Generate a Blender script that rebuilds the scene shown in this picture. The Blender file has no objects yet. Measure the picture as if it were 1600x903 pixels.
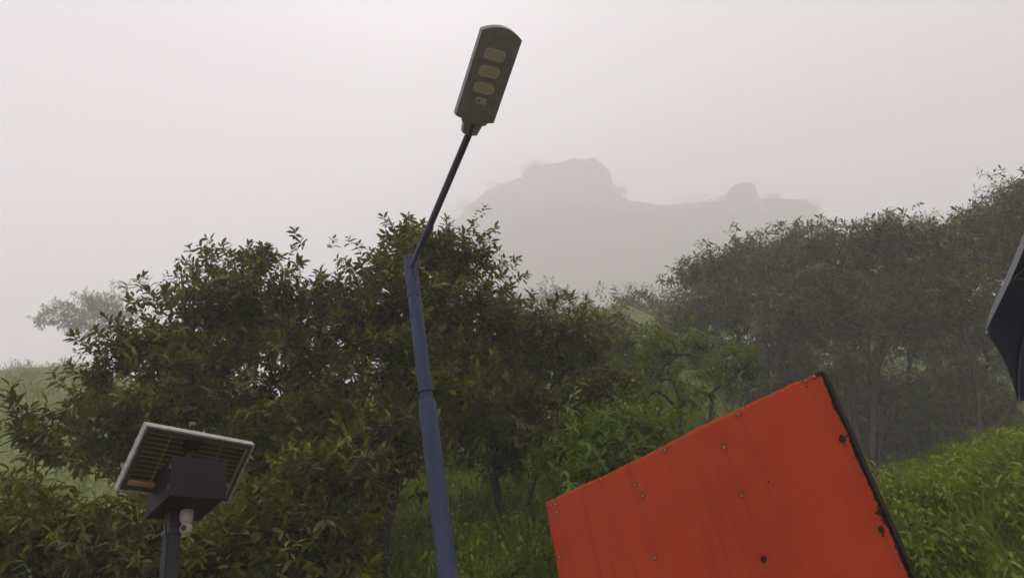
import bpy, bmesh, math, random
import numpy as np
from mathutils import Vector, Matrix, noise as mnoise

SC = bpy.context.scene
COL = SC.collection
RNG = np.random.default_rng(7)
random.seed(7)

# ------------------------------------------------------------------ camera
FPX = 1156.0                                   # focal length in photo pixels (1600 wide)
PITCH, ROLL = math.radians(32.12), math.radians(11.59)
CAM = np.array([0.0, 0.0, 1.6])
cF = np.array([0, math.cos(PITCH), math.sin(PITCH)])
_u0 = np.array([0, -math.sin(PITCH), math.cos(PITCH)])
cR = math.cos(ROLL) * np.array([1.0, 0, 0]) - math.sin(ROLL) * _u0
cU = math.cos(ROLL) * _u0 + math.sin(ROLL) * np.array([1.0, 0, 0])
cam_data = bpy.data.cameras.new('camera')
cam = bpy.data.objects.new('camera', cam_data)
COL.objects.link(cam)
cam_data.sensor_width = 36.0
cam_data.lens = 36.0 * FPX / 1600.0
cam_data.clip_start = 0.05
cam_data.clip_end = 3000.0
m = Matrix.Identity(4)
for i in range(3):
    m[i][0], m[i][1], m[i][2], m[i][3] = cR[i], cU[i], -cF[i], CAM[i]
cam.matrix_world = m
SC.camera = cam

def ray(px, py):
    return cF + cR * (px - 800.0) / FPX + cU * (451.5 - py) / FPX
def at(px, py, Y):
    """the point at distance Y ahead that the photo shows at this pixel"""
    v = ray(px, py)
    return CAM + v * (Y / v[1])
def atz(px, py, z):
    v = ray(px, py)
    return CAM + v * ((z - 1.6) / v[2])

# ------------------------------------------------------------------ overcast sky, veiled sun, exposure
SUN_EL, SUN_AZ = math.radians(60), math.radians(0)      # azimuth from +Y towards +X
world = bpy.data.worlds.new('World')
SC.world = world
world.use_nodes = True
wn, wl = world.node_tree.nodes, world.node_tree.links
wn.clear()
w_out = wn.new('ShaderNodeOutputWorld')
w_bg = wn.new('ShaderNodeBackground')
w_sky = wn.new('ShaderNodeTexSky')
w_sky.sky_type = 'NISHITA'
w_sky.sun_disc = False
w_sky.sun_elevation = SUN_EL
w_sky.sun_rotation = SUN_AZ
w_sky.dust_density = 6.0
w_sky.air_density = 1.0
w_hs = wn.new('ShaderNodeHueSaturation')
w_hs.inputs['Saturation'].default_value = 0.06
w_mix = wn.new('ShaderNodeMix')
w_mix.data_type = 'RGBA'
w_mix.inputs[0].default_value = 0.9
w_mix.inputs[7].default_value = (8.35, 8.05, 8.75, 1)         # even cloud deck
wl.new(w_sky.outputs[0], w_hs.inputs['Color'])
wl.new(w_hs.outputs[0], w_mix.inputs[6])
wl.new(w_mix.outputs[2], w_bg.inputs['Color'])
w_bg.inputs['Strength'].default_value = 0.13
wl.new(w_bg.outputs[0], w_out.inputs['Surface'])

sun_d = bpy.data.lights.new('sun', 'SUN')
sun_d.energy = 0.5
sun_d.angle = math.radians(40)
sun_d.color = (1.0, 0.96, 0.92)
sun = bpy.data.objects.new('sun', sun_d)
COL.objects.link(sun)
sdir = Vector((math.sin(SUN_AZ) * math.cos(SUN_EL), math.cos(SUN_AZ) * math.cos(SUN_EL), math.sin(SUN_EL)))
sun.rotation_euler = sdir.to_track_quat('Z', 'Y').to_euler()
sun.location = (0, 0, 60)

SC.view_settings.view_transform = 'Standard'
SC.view_settings.look = 'None'
SC.view_settings.exposure = 0.60
SC.view_settings.gamma = 1.0
SC.view_settings.use_curve_mapping = False
SC.render.engine = 'CYCLES'
cy = SC.cycles
cy.use_denoising = True
cy.max_bounces = 9
cy.diffuse_bounces = 3
cy.glossy_bounces = 2
cy.transmission_bounces = 4
cy.volume_bounces = 5
cy.transparent_max_bounces = 8
cy.sample_clamp_indirect = 4.0
cy.caustics_reflective = False
cy.caustics_refractive = False

# ------------------------------------------------------------------ helpers
def tag(o, label=None, cat=None, group=None, kind=None):
    if label: o['label'] = label
    if cat: o['category'] = cat
    if group: o['group'] = group
    if kind: o['kind'] = kind
    return o

def fast_mesh(name, V, T, mat, smooth=True):
    """mesh from an (n,3) vertex array and an (m,k) face array"""
    V = np.asarray(V, np.float32); T = np.asarray(T, np.int32)
    me = bpy.data.meshes.new(name)
    k = T.shape[1]
    me.vertices.add(len(V)); me.vertices.foreach_set('co', V.ravel())
    me.loops.add(T.size); me.loops.foreach_set('vertex_index', T.ravel())
    me.polygons.add(len(T))
    me.polygons.foreach_set('loop_start', np.arange(0, T.size, k, dtype=np.int32))
    me.polygons.foreach_set('use_smooth', np.full(len(T), smooth))
    me.update(calc_edges=True)
    me.materials.append(mat)
    return me

def link(name, me, parent=None, loc=(0, 0, 0)):
    o = bpy.data.objects.new(name, me)
    COL.objects.link(o)
    if parent is not None: o.parent = parent
    o.location = loc
    return o

def thing(name, loc, label, cat, group=None, rz=0.0):
    o = bpy.data.objects.new(name, None)
    COL.objects.link(o)
    o.location = loc; o.rotation_euler = (0, 0, rz)
    return tag(o, label, cat, group)

def bm_mesh(name, bm, mat, smooth=False, angle=None):
    bmesh.ops.recalc_face_normals(bm, faces=bm.faces[:])
    me = bpy.data.meshes.new(name)
    bm.to_mesh(me); bm.free()
    me.materials.append(mat)
    if smooth:
        me.polygons.foreach_set('use_smooth', np.ones(len(me.polygons), bool))
        if angle: me.set_sharp_from_angle(angle=angle)
    return me

def bm_box(bm, cx, cy_, cz, sx, sy, sz, bevel=0.0, mtx=None):
    r = bmesh.ops.create_cube(bm, size=1.0)
    vs = r['verts']
    bmesh.ops.scale(bm, vec=(sx, sy, sz), verts=vs)
    if bevel:
        es = list({e for v in vs for e in v.link_edges})
        rr = bmesh.ops.bevel(bm, geom=es, offset=bevel, segments=2, affect='EDGES', profile=0.5)
        vs = list({v for f in rr['faces'] for v in f.verts} | {v for v in vs if v.is_valid})
    bmesh.ops.translate(bm, vec=(cx, cy_, cz), verts=vs)
    if mtx is not None: bmesh.ops.transform(bm, matrix=mtx, verts=vs)
    return vs

def tube_arrays(path, radii, n=12, cap=True):
    P = np.asarray(path, float); k = len(P)
    V = []; T = []
    tang = np.gradient(P, axis=0)
    tang /= np.linalg.norm(tang, axis=1)[:, None] + 1e-9
    ref = np.array([0, 0, 1.0]) if abs(tang[0][2]) < 0.9 else np.array([1.0, 0, 0])
    a = np.cross(tang[0], ref); a /= np.linalg.norm(a)
    for i in range(k):
        a = a - tang[i] * (a @ tang[i]); a /= np.linalg.norm(a)
        b = np.cross(tang[i], a)
        th = np.arange(n) * 2 * np.pi / n
        V.append(P[i] + radii[i] * (np.cos(th)[:, None] * a + np.sin(th)[:, None] * b))
    V = np.concatenate(V)
    faces = []
    for i in range(k - 1):
        for j in range(n):
            faces.append((i * n + j, i * n + (j + 1) % n, (i + 1) * n + (j + 1) % n, (i + 1) * n + j))
    return V, faces, n, k

def tube_mesh(name, path, radii, mat, n=12):
    V, faces, n, k = tube_arrays(path, radii, n)
    bm = bmesh.new()
    vs = [bm.verts.new(v) for v in V]
    for f in faces: bm.faces.new([vs[i] for i in f])
    bm.faces.new(vs[:n]); bm.faces.new(vs[(k - 1) * n:])
    return bm_mesh(name, bm, mat, True, math.radians(40))

def lathe_mesh(name, prof, mat, n=24, sharp=40):
    """profile of (radius, z) turned about z"""
    return tube_like(name, prof, mat, n, sharp)
def tube_like(name, prof, mat, n, sharp):
    bm = bmesh.new(); rings = []
    for r, z in prof:
        rings.append([bm.verts.new((r * math.cos(2 * math.pi * j / n), r * math.sin(2 * math.pi * j / n), z)) for j in range(n)])
    for a, b in zip(rings, rings[1:]):
        for j in range(n): bm.faces.new((a[j], a[(j + 1) % n], b[(j + 1) % n], b[j]))
    bm.faces.new(rings[0]); bm.faces.new(rings[-1])
    return bm_mesh(name, bm, mat, True, math.radians(sharp))

def prism_mesh(name, poly, z0, z1, mat, bevel=0.0):
    bm = bmesh.new()
    lo = [bm.verts.new((x, y, z0)) for x, y in poly]
    hi = [bm.verts.new((x, y, z1)) for x, y in poly]
    n = len(poly)
    bm.faces.new(lo); bm.faces.new(hi)
    for i in range(n): bm.faces.new((lo[i], lo[(i + 1) % n], hi[(i + 1) % n], hi[i]))
    if bevel:
        bmesh.ops.bevel(bm, geom=[e for e in bm.edges if e.calc_face_angle(0) > 0.9], offset=bevel, segments=2, affect='EDGES', profile=0.5)
    return bm_mesh(name, bm, mat)

# ------------------------------------------------------------------ materials
def new_mat(name):
    mt = bpy.data.materials.new(name); mt.use_nodes = True
    nt = mt.node_tree
    return mt, nt.nodes, nt.links, nt.nodes['Principled BSDF']

def ramp(nodes, stops):
    r = nodes.new('ShaderNodeValToRGB')
    while len(r.color_ramp.elements) < len(stops): r.color_ramp.elements.new(0.5)
    for e, (p, c) in zip(r.color_ramp.elements, stops):
        e.position = p; e.color = (*c, 1)
    return r

def noise_node(nodes, links, scale, detail=4, coord='Object', rough=0.55, stretch=None):
    tc = nodes.new('ShaderNodeTexCoord')
    n = nodes.new('ShaderNodeTexNoise')
    n.inputs['Scale'].default_value = scale
    n.inputs['Detail'].default_value = detail
    n.inputs['Roughness'].default_value = rough
    if stretch:
        mp = nodes.new('ShaderNodeMapping'); mp.inputs['Scale'].default_value = stretch
        links.new(tc.outputs[coord], mp.inputs[0]); links.new(mp.outputs[0], n.inputs['Vector'])
    else:
        links.new(tc.outputs[coord], n.inputs['Vector'])
    return n

def simple_mat(name, c0, c1, scale=8, rough=0.6, metal=0.0, bump=0.0, stretch=None, p0=0.35, p1=0.65, rvar=0.15, spec=0.3):
    mt, n, l, b = new_mat(name)
    nz = noise_node(n, l, scale, 5, stretch=stretch)
    r = ramp(n, [(p0, c0), (p1, c1)])
    l.new(nz.outputs['Fac'], r.inputs[0]); l.new(r.outputs[0], b.inputs['Base Color'])
    b.inputs['Metallic'].default_value = metal
    b.inputs['Specular IOR Level'].default_value = spec
    mr = n.new('ShaderNodeMapRange')
    mr.inputs['To Min'].default_value = rough - rvar; mr.inputs['To Max'].default_value = min(1, rough + rvar)
    l.new(nz.outputs['Fac'], mr.inputs[0]); l.new(mr.outputs[0], b.inputs['Roughness'])
    if bump:
        bp = n.new('ShaderNodeBump'); bp.inputs['Strength'].default_value = bump; bp.inputs['Distance'].default_value = 0.02
        nz2 = noise_node(n, l, scale * 4, 6)
        l.new(nz2.outputs['Fac'], bp.inputs['Height']); l.new(bp.outputs[0], b.inputs['Normal'])
    return mt

def leaf_mat(name, stops, rough=0.38, trans=0.3, tint=(0.10, 0.15, 0.02)):
    """wet leaf: colour differs from leaf to leaf, thin enough to pass light"""
    mt, n, l, b = new_mat(name)
    geo = n.new('ShaderNodeNewGeometry'); oi = n.new('ShaderNodeObjectInfo')
    ad = n.new('ShaderNodeMath'); ad.operation = 'ADD'
    fr = n.new('ShaderNodeMath'); fr.operation = 'FRACT'
    l.new(geo.outputs['Random Per Island'], ad.inputs[0]); l.new(oi.outputs['Random'], ad.inputs[1]); l.new(ad.outputs[0], fr.inputs[0])
    r = ramp(n, stops)
    l.new(fr.outputs[0], r.inputs[0])
    # clumps of slightly paler and browner growth
    nz = noise_node(n, l, 0.9, 3, 'Generated')
    nz = n.new('ShaderNodeTexNoise'); nz.inputs['Scale'].default_value = 1.1; nz.inputs['Detail'].default_value = 2
    l.new(geo.outputs['Position'], nz.inputs['Vector'])
    hs = n.new('ShaderNodeHueSaturation')
    mr = n.new('ShaderNodeMapRange'); mr.inputs['From Min'].default_value = 0.3; mr.inputs['From Max'].default_value = 0.7
    mr.inputs['To Min'].default_value = 0.62; mr.inputs['To Max'].default_value = 1.45
    l.new(nz.outputs['Fac'], mr.inputs[0]); l.new(mr.outputs[0], hs.inputs['Value'])
    l.new(r.outputs[0], hs.inputs['Color']); l.new(hs.outputs[0], b.inputs['Base Color'])
    b.inputs['Roughness'].default_value = rough
    b.inputs['Specular IOR Level'].default_value = 0.28
    tr = n.new('ShaderNodeBsdfTranslucent')
    mx = n.new('ShaderNodeMixShader'); mx.inputs[0].default_value = trans
    mxc = n.new('ShaderNodeMix'); mxc.data_type = 'RGBA'; mxc.inputs[0].default_value = 0.5
    mxc.inputs[7].default_value = (*tint, 1)
    l.new(hs.outputs[0], mxc.inputs[6]); l.new(mxc.outputs[2], tr.inputs['Color'])
    out = n['Material Output']
    l.new(b.outputs[0], mx.inputs[1]); l.new(tr.outputs[0], mx.inputs[2]); l.new(mx.outputs[0], out.inputs['Surface'])
    return mt

M = {}
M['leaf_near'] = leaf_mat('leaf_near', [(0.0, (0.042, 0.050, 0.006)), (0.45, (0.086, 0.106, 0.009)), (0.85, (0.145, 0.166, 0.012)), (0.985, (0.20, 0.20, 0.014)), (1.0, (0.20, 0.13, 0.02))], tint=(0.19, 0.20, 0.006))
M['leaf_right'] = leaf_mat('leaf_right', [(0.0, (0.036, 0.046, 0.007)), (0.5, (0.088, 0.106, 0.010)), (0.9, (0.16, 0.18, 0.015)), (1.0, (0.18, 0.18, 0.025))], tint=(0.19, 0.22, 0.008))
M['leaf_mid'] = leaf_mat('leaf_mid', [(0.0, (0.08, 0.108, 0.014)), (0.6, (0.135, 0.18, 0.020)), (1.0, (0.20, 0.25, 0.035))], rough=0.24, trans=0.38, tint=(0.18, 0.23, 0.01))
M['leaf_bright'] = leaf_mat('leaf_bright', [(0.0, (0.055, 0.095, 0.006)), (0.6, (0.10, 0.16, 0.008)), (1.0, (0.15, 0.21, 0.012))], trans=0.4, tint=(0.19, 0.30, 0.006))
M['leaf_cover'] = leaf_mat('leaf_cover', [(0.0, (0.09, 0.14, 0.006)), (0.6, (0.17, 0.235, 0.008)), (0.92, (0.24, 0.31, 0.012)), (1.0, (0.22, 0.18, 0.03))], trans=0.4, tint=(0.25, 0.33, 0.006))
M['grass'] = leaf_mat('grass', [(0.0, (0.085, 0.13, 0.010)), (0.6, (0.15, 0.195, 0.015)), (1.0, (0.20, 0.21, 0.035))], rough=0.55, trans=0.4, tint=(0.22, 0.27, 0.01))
M['bark'] = simple_mat('bark', (0.016, 0.013, 0.010), (0.045, 0.036, 0.028), 14, 0.75, bump=0.6)
M['stem'] = simple_mat('stem', (0.05, 0.06, 0.02), (0.09, 0.08, 0.03), 14, 0.7)

def ground_mat():
    mt, n, l, b = new_mat('ground')
    a = noise_node(n, l, 0.25, 6, 'Object'); c = noise_node(n, l, 5.0, 6, 'Object')
    r = ramp(n, [(0.3, (0.12, 0.16, 0.022)), (0.58, (0.16, 0.20, 0.03)), (0.8, (0.13, 0.11, 0.05))])
    r2 = ramp(n, [(0.3, (0.45, 0.45, 0.45)), (0.7, (1.2, 1.2, 1.2))])
    mx = n.new('ShaderNodeMix'); mx.data_type = 'RGBA'; mx.blend_type = 'MULTIPLY'; mx.inputs[0].default_value = 1
    l.new(a.outputs['Fac'], r.inputs[0]); l.new(c.outputs['Fac'], r2.inputs[0])
    l.new(r.outputs[0], mx.inputs[6]); l.new(r2.outputs[0], mx.inputs[7]); l.new(mx.outputs[2], b.inputs['Base Color'])
    b.inputs['Roughness'].default_value = 0.9
    bp = n.new('ShaderNodeBump'); bp.inputs['Strength'].default_value = 0.8; bp.inputs['Distance'].default_value = 0.15
    l.new(c.outputs['Fac'], bp.inputs['Height']); l.new(bp.outputs[0], b.inputs['Normal'])
    return mt
M['ground'] = ground_mat()
M['rock'] = simple_mat('rock', (0.05, 0.045, 0.035), (0.13, 0.115, 0.095), 0.35, 0.9, bump=0.7)
M['masonry'] = simple_mat('masonry', (0.07, 0.06, 0.052), (0.15, 0.13, 0.11), 0.9, 0.9, bump=0.7)
M['boulder'] = simple_mat('boulder', (0.06, 0.045, 0.03), (0.16, 0.12, 0.085), 4, 0.85, bump=0.6)

# ------------------------------------------------------------------ terrain
KY = np.array([-300, 4.9, 5.3, 6.5, 8, 12, 14, 20, 35, 60, 90, 120, 150, 200, 300, 430, 800.0])
KZ = np.array([0, 0, 0.18, 1.5, 3.0, 5.0, 6.1, 9.7, 20, 35, 50, 64, 79, 102, 150, 212, 220.0])
def sm(x):
    x = np.clip(x, 0, 1); return x * x * (3 - 2 * x)
def vnoise(x, y, s, o=0):
    x = np.asarray(x, float); y = np.asarray(y, float)
    return (np.sin(x * s * 1.3 + o) * np.cos(y * s * 1.1 + o * 1.7) + 0.5 * np.sin(x * s * 2.9 + y * s * 2.3 + o * 2.1) + 0.3 * np.sin(x * s * 5.3 - y * s * 6.1 + o)) / 1.8
def terrain(x, y):
    x = np.asarray(x, float); y = np.asarray(y, float)
    z = (np.interp(y - 0.5, KY, KZ) + np.interp(y, KY, KZ) + np.interp(y + 0.5, KY, KZ)) / 3
    q = x / np.maximum(y, 1.0)
    right = 1 - 0.46 * sm((q - 0.17) / 0.2) * sm((y - 8) / 12) + 0.22 * sm((q - 0.17) / 0.2) * sm((y - 33) / 16)
    far_l = sm((-q - 0.06) / 0.22)
    left = 1 + far_l * sm((y - 12) / 10) * np.interp(-q, [0.1, 0.35, 0.55, 0.7, 0.79, 0.88, 1.2], [-0.10, -0.12, 0.02, 0.135, 0.175, 0.20, 0.27])
    z = z * right * left
    # the left shoulder ends in a crest and falls away behind it
    z = z - far_l * sm((y - 88) / 80) * 140
    # and the ground falls away beyond the hill on the far right
    z = z - sm((q - 0.42) / 0.2) * sm((y - 60) / 80) * 90
    z = z - (0.75 - 0.5 * sm((q - 0.42) / 0.22)) * sm((q - 0.24) / 0.16) * sm((y - 6.5) / 5)
    amp = sm((y - 5) / 4)
    z = z + amp * (0.16 * vnoise(x, y, 0.9) + 0.5 * vnoise(x, y, 0.22, 2.0) * sm((y - 8) / 14)) 
    z = z + sm((y - 24) / 14) * 0.8 * vnoise(x, y, 0.5, 4.0)
    return z

def build_terrain():
    u = np.linspace(-1, 1, 190)
    xs = np.sinh(u * 4.5) / math.sinh(4.5) * 540
    v = np.linspace(0, 1, 230)
    ys = -14 + np.concatenate([np.linspace(-250, 0, 20)[:-1], (np.sinh(v * 3.9) / math.sinh(3.9)) * 640])
    X, Y = np.meshgrid(xs, ys)
    Z = terrain(X, Y)
    V = np.stack([X, Y, Z], -1).reshape(-1, 3)
    nx, ny = len(xs), len(ys)
    i = (np.arange(ny - 1)[:, None] * nx + np.arange(nx - 1)).ravel()
    T = np.stack([i, i + 1, i + 1 + nx, i + nx], 1)
    o = link('ground', fast_mesh('ground', V, T, M['ground']))
    tag(o, 'green hillside rising from the flat foreground', None, kind='structure')
build_terrain()

def build_bounce_path():  # out-of-view earth strip, added to bounce neutral light onto lamp head and board
    M['dirt'] = simple_mat('dirt', (0.17, 0.14, 0.11), (0.30, 0.255, 0.21), 2.2, 0.85, bump=0.5)
    xs = np.linspace(-40, 40, 161); V = []
    for x in xs:
        far = 4.75 + 0.25 * mnoise.noise(Vector((x * 0.35, 1.0, 0))) + 0.08 * mnoise.noise(Vector((x * 1.7, 4.0, 0)))
        for t in np.linspace(0, 1, 24): V.append((x, -12 + (far + 12) * t, 0.012 + 0.012 * mnoise.noise(Vector((x * 0.8, t * 14, 2)))))
    i = (np.arange(160)[:, None] * 24 + np.arange(23)).ravel()
    o = link('path', fast_mesh('path', V, np.stack([i, i + 24, i + 25, i + 1], 1), M['dirt']))
    tag(o, 'unseen earth path in front of the bank, added to bounce light up', None, kind='structure')
build_bounce_path()

# ------------------------------------------------------------------ fort hill far behind
FY = 450.0                                                # distance of the fort
SIL = [(560, 500), (640, 430), (690, 358), (735, 312), (780, 300), (975, 326), (1030, 332), (1270, 328), (1300, 362), (1350, 420), (1420, 490)]
silw = np.array([at(a, b, FY - 16) for a, b in SIL])
def hill_z(x, y):
    base = terrain(x, y) - 1.5
    top = np.interp(x, silw[:, 0], silw[:, 2])
    wob = 2.4 * vnoise(x, y, 0.16, 1.0) + 1.2 * vnoise(x, y, 0.5, 3.0)
    k = sm((y + wob - FY + 80) / 70) * 0.5 + sm((y + wob * 1.4 - FY + 24) / 11) * 0.5
    k = k * (1 - sm((y - FY - 40) / 70))
    edge = sm((x - silw[0, 0]) / 10) * (1 - sm((x - silw[-1, 0] + 10) / 10))
    h = base + np.maximum(top - base, 0) * k * edge
    return h + 0.5 * vnoise(x, y, 1.3, 5.0) * k
def build_hill():
    xs = np.linspace(silw[0, 0] - 4, silw[-1, 0] + 4, 130); ys = np.concatenate([np.linspace(FY - 88, FY + 12, 150), np.linspace(FY + 13, FY + 120, 30)])
    X, Y = np.meshgrid(xs, ys); Z = hill_z(X, Y)
    V = np.stack([X, Y, Z], -1).reshape(-1, 3); nx, ny = len(xs), len(ys)
    i = (np.arange(ny - 1)[:, None] * nx + np.arange(nx - 1)).ravel()
    o = link('hill', fast_mesh('hill', V, np.stack([i, i + 1, i + 1 + nx, i + nx], 1), M['rock']))
    tag(o, 'steep rocky hill fading into the fog', None, kind='structure')
build_hill()

def drum(name, cx, cy_, z0, z1, r0, r1, mat, seed, parent=None, origin=(0, 0, 0), rough=0.35, n=64, rows=26, top_slope=(0, 0), sq=1.0):
    th = np.arange(n) * 2 * np.pi / n
    t = np.linspace(0, 1, rows)
    V = []
    for k in t:
        r = r0 + (r1 - r0) * k
        ca, sa = np.cos(th), np.sin(th)
        rr = r * (1 + 0.012 * np.array([mnoise.noise(Vector((math.cos(a) * 3 + seed, math.sin(a) * 3, k * 6))) for a in th]) * rough / 0.35 * 3)
        x = rr * np.sign(ca) * np.abs(ca) ** sq; y = rr * np.sign(sa) * np.abs(sa) ** sq
        rag = np.array([mnoise.noise(Vector((math.cos(a) * 5 + seed, math.sin(a) * 5, 9.1))) for a in th]) * rough
        z = z0 + (z1 - z0) * k + k ** 4 * (rag * 1.6 + top_slope[0] * x + top_slope[1] * y)
        V.append(np.stack([x + cx, y + cy_, z], 1))
    V = np.concatenate(V + [np.array([[cx, cy_, z1 - 0.6]])]) - np.array(origin)
    T = []
    for i in range(rows - 1):
        for j in range(n):
            a, b = i * n + j, i * n + (j + 1) % n
            T += [(a, b, b + n), (a, b + n, a + n)]
    for j in range(n): T.append(((rows - 1) * n + j, (rows - 1) * n + (j + 1) % n, rows * n))
    return link(name, fast_mesh(name, V, T, mat, False), parent)

def build_fort():
    # big bastion: wide lower drum and a higher block on it
    l0, r0 = at(722, 296, FY), at(976, 300, FY)
    cx = (l0[0] + r0[0]) / 2; rad = (r0[0] - l0[0]) / 2
    zt = at(850, 265, FY)[2]
    base = (cx, FY + rad, zt - 55)
    b = thing('fort_bastion', base, 'huge round stone bastion of the hill fort, a pale grey shape in fog', 'fort bastion')
    drum('lower_drum', cx, FY + rad, zt - 55, zt + 0.6, rad * 1.07, rad * 0.99, M['masonry'], 1.0, b, base, 0.5, top_slope=(0.15, 0.0), sq=0.5)
    u0, u1 = at(812, 250, FY + 2), at(944, 260, FY + 2)
    ucx = (u0[0] + u1[0]) / 2; ur = (u1[0] - u0[0]) / 2; uz = at(880, 253, FY + 2)[2]
    drum('upper_drum', ucx, FY + 2 + ur, zt - 12, uz, ur * 1.16, ur, M['masonry'], 4.0, b, base, 0.45, top_slope=(-0.05, 0), sq=0.45)
    drum('parapet', at(832, 250, FY + 4)[0], FY + 4 + ur * 0.5, uz - 6, at(832, 249, FY + 4)[2], ur * 0.42, ur * 0.3, M['masonry'], 7.0, b, base, 0.3, n=24, rows=8)
    # curtain wall running right from the bastion
    pts = [(945, 288), (965, 302), (985, 313), (1030, 320), (1085, 317), (1140, 312), (1200, 309), (1262, 311), (1280, 330)]
    P = np.array([at(a, c, FY + 1) for a, c in pts])
    q = np.linspace(0, len(P) - 1, 90)
    cx_ = np.interp(q, np.arange(len(P)), P[:, 0]); cz_ = np.interp(q, np.arange(len(P)), P[:, 2])
    V = []; origin = np.array([cx_.mean(), FY + 2, cz_.min() - 26])
    for k, (x, z) in enumerate(zip(cx_, cz_)):
        rg = 0.22 * mnoise.noise(Vector((x * 0.9, 3.3, 0))) + 0.1 * mnoise.noise(Vector((x * 3, 8.3, 0)))
        yo = 0.5 * math.sin(x * 0.15)
        for (dy, zz) in ((-1.2, z - 34), (-0.5, z - 4), (-0.1, z - 0.3 + rg), (0.3, z + rg), (1.8, z + rg), (2.2, z - 34)):
            V.append((x, FY + 1.5 + yo + dy, zz))
    V = np.array(V) - origin
    T = []
    for k in range(len(cx_) - 1):
        for j in range(5): T.append((k * 6 + j, (k + 1) * 6 + j, (k + 1) * 6 + j + 1, k * 6 + j + 1))
    w = link('fort_wall', fast_mesh('fort_wall', V, T, M['masonry'], False), None, origin)
    tag(w, 'long stone curtain wall on the ridge right of the bastion, faint in fog', 'fort wall')
    # little domed turret on the wall
    a, c = at(1136, 305, FY + 1), at(1186, 305, FY + 1)
    rr = (c[0] - a[0]) / 2; tx = (a[0] + c[0]) / 2; tz = at(1160, 290, FY + 1)[2]; zb = at(1160, 318, FY + 1)[2]
    base = (tx, FY + 4, zb - 16)
    t = thing('fort_turret', base, 'small round turret with rounded top standing on the fort wall', 'turret')
    drum('turret_wall', tx, FY + 4, zb - 16, tz - rr * 0.45, rr * 1.04, rr, M['masonry'], 11.0, t, base, 0.1, n=28, rows=10)
    me = lathe_mesh('dome', [(rr * 1.06, 0), (rr * 1.05, rr * 0.1), (rr * 0.86, rr * 0.3), (rr * 0.5, rr * 0.5), (rr * 0.12, rr * 0.58), (rr * 0.04, rr * 0.62)], M['masonry'], 28)
    link('dome', me, t, Vector((0, 0, tz - rr * 0.5 - (zb - 16))))
build_fort()

# ------------------------------------------------------------------ leaves, trees
LEAF_T = np.array([(0, 1, 2), (0, 2, 3), (1, 4, 5), (1, 5, 2), (2, 5, 6), (2, 6, 3), (4, 7, 5), (5, 7, 6)], np.int32)
def leaf_verts(ratio=0.3, fold=0.25, droop=0.18):
    w = ratio / 2
    return np.array([(0, 0, 0), (-w * 0.92, 0.33, fold * w - droop * 0.1), (0, 0.33, -droop * 0.1), (w * 0.92, 0.33, fold * w - droop * 0.1),
                     (-w * 0.85, 0.68, fold * w - droop * 0.46), (0, 0.68, -droop * 0.46), (w * 0.85, 0.68, fold * w - droop * 0.46), (0, 1, -droop)], float)
def unit(v):
    return v / (np.linalg.norm(v, axis=-1, keepdims=True) + 1e-9)
def leaf_frames(D, N):
    """columns: side, along, normal"""
    Yv = unit(D); Xv = unit(np.cross(Yv, N)); Zv = np.cross(Xv, Yv)
    return np.stack([Xv, Yv, Zv], -1)
def assemble_leaves(P, Fm, S, tmpl):
    L = len(P)
    V = np.einsum('lij,vj->lvi', Fm, tmpl) * S[:, None, None] + P[:, None, :]
    T = (np.arange(L) * len(tmpl))[:, None, None] + LEAF_T[None]
    return V.reshape(-1, 3), T.reshape(-1, 3)

def shoots(tips, dirs, size, per, rng, spread=(78, 30), droop=0.25, shoot_len=1.25):
    """leaves set spirally along the end of every shoot"""
    n = len(tips)
    t = (np.arange(per)[None] + rng.uniform(0, 0.6, (n, per))) / per
    phi = np.arange(per)[None] * 2.4 + rng.uniform(0, 6.28, (n, 1)) + rng.normal(0, 0.3, (n, per))
    ang = np.radians(spread[0] + (spread[1] - spread[0]) * t + rng.normal(0, 9, (n, per)))
    d = unit(dirs)
    ref = np.where(np.abs(d[:, 2:3]) < 0.9, np.array([[0, 0, 1.0]]), np.array([[1.0, 0, 0]]))
    a = unit(np.cross(d, ref)); b = np.cross(d, a)
    rad = np.cos(phi)[..., None] * a[:, None] + np.sin(phi)[..., None] * b[:, None]
    D = np.cos(ang)[..., None] * d[:, None] + np.sin(ang)[..., None] * rad
    D = D + np.array([0, 0, -1.0]) * droop * (0.5 + rng.uniform(0, 1, (n, per)))[..., None]
    N = d[:, None] * 0.7 + np.array([0, 0, 0.8]) + rng.normal(0, 0.25, (n, per, 3))
    sz = size * rng.uniform(0.55, 1.2, (n, per)) * rng.uniform(0.75, 1.15, (n, 1)) * (1 - 0.35 * np.abs(t - 0.45))
    L = size * shoot_len * rng.uniform(0.6, 1.2, (n, 1))
    P = tips[:, None] + d[:, None] * ((t - 0.55) * L)[..., None]
    return P.reshape(-1, 3), leaf_frames(D.reshape(-1, 3), N.reshape(-1, 3)), sz.reshape(-1)

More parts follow.
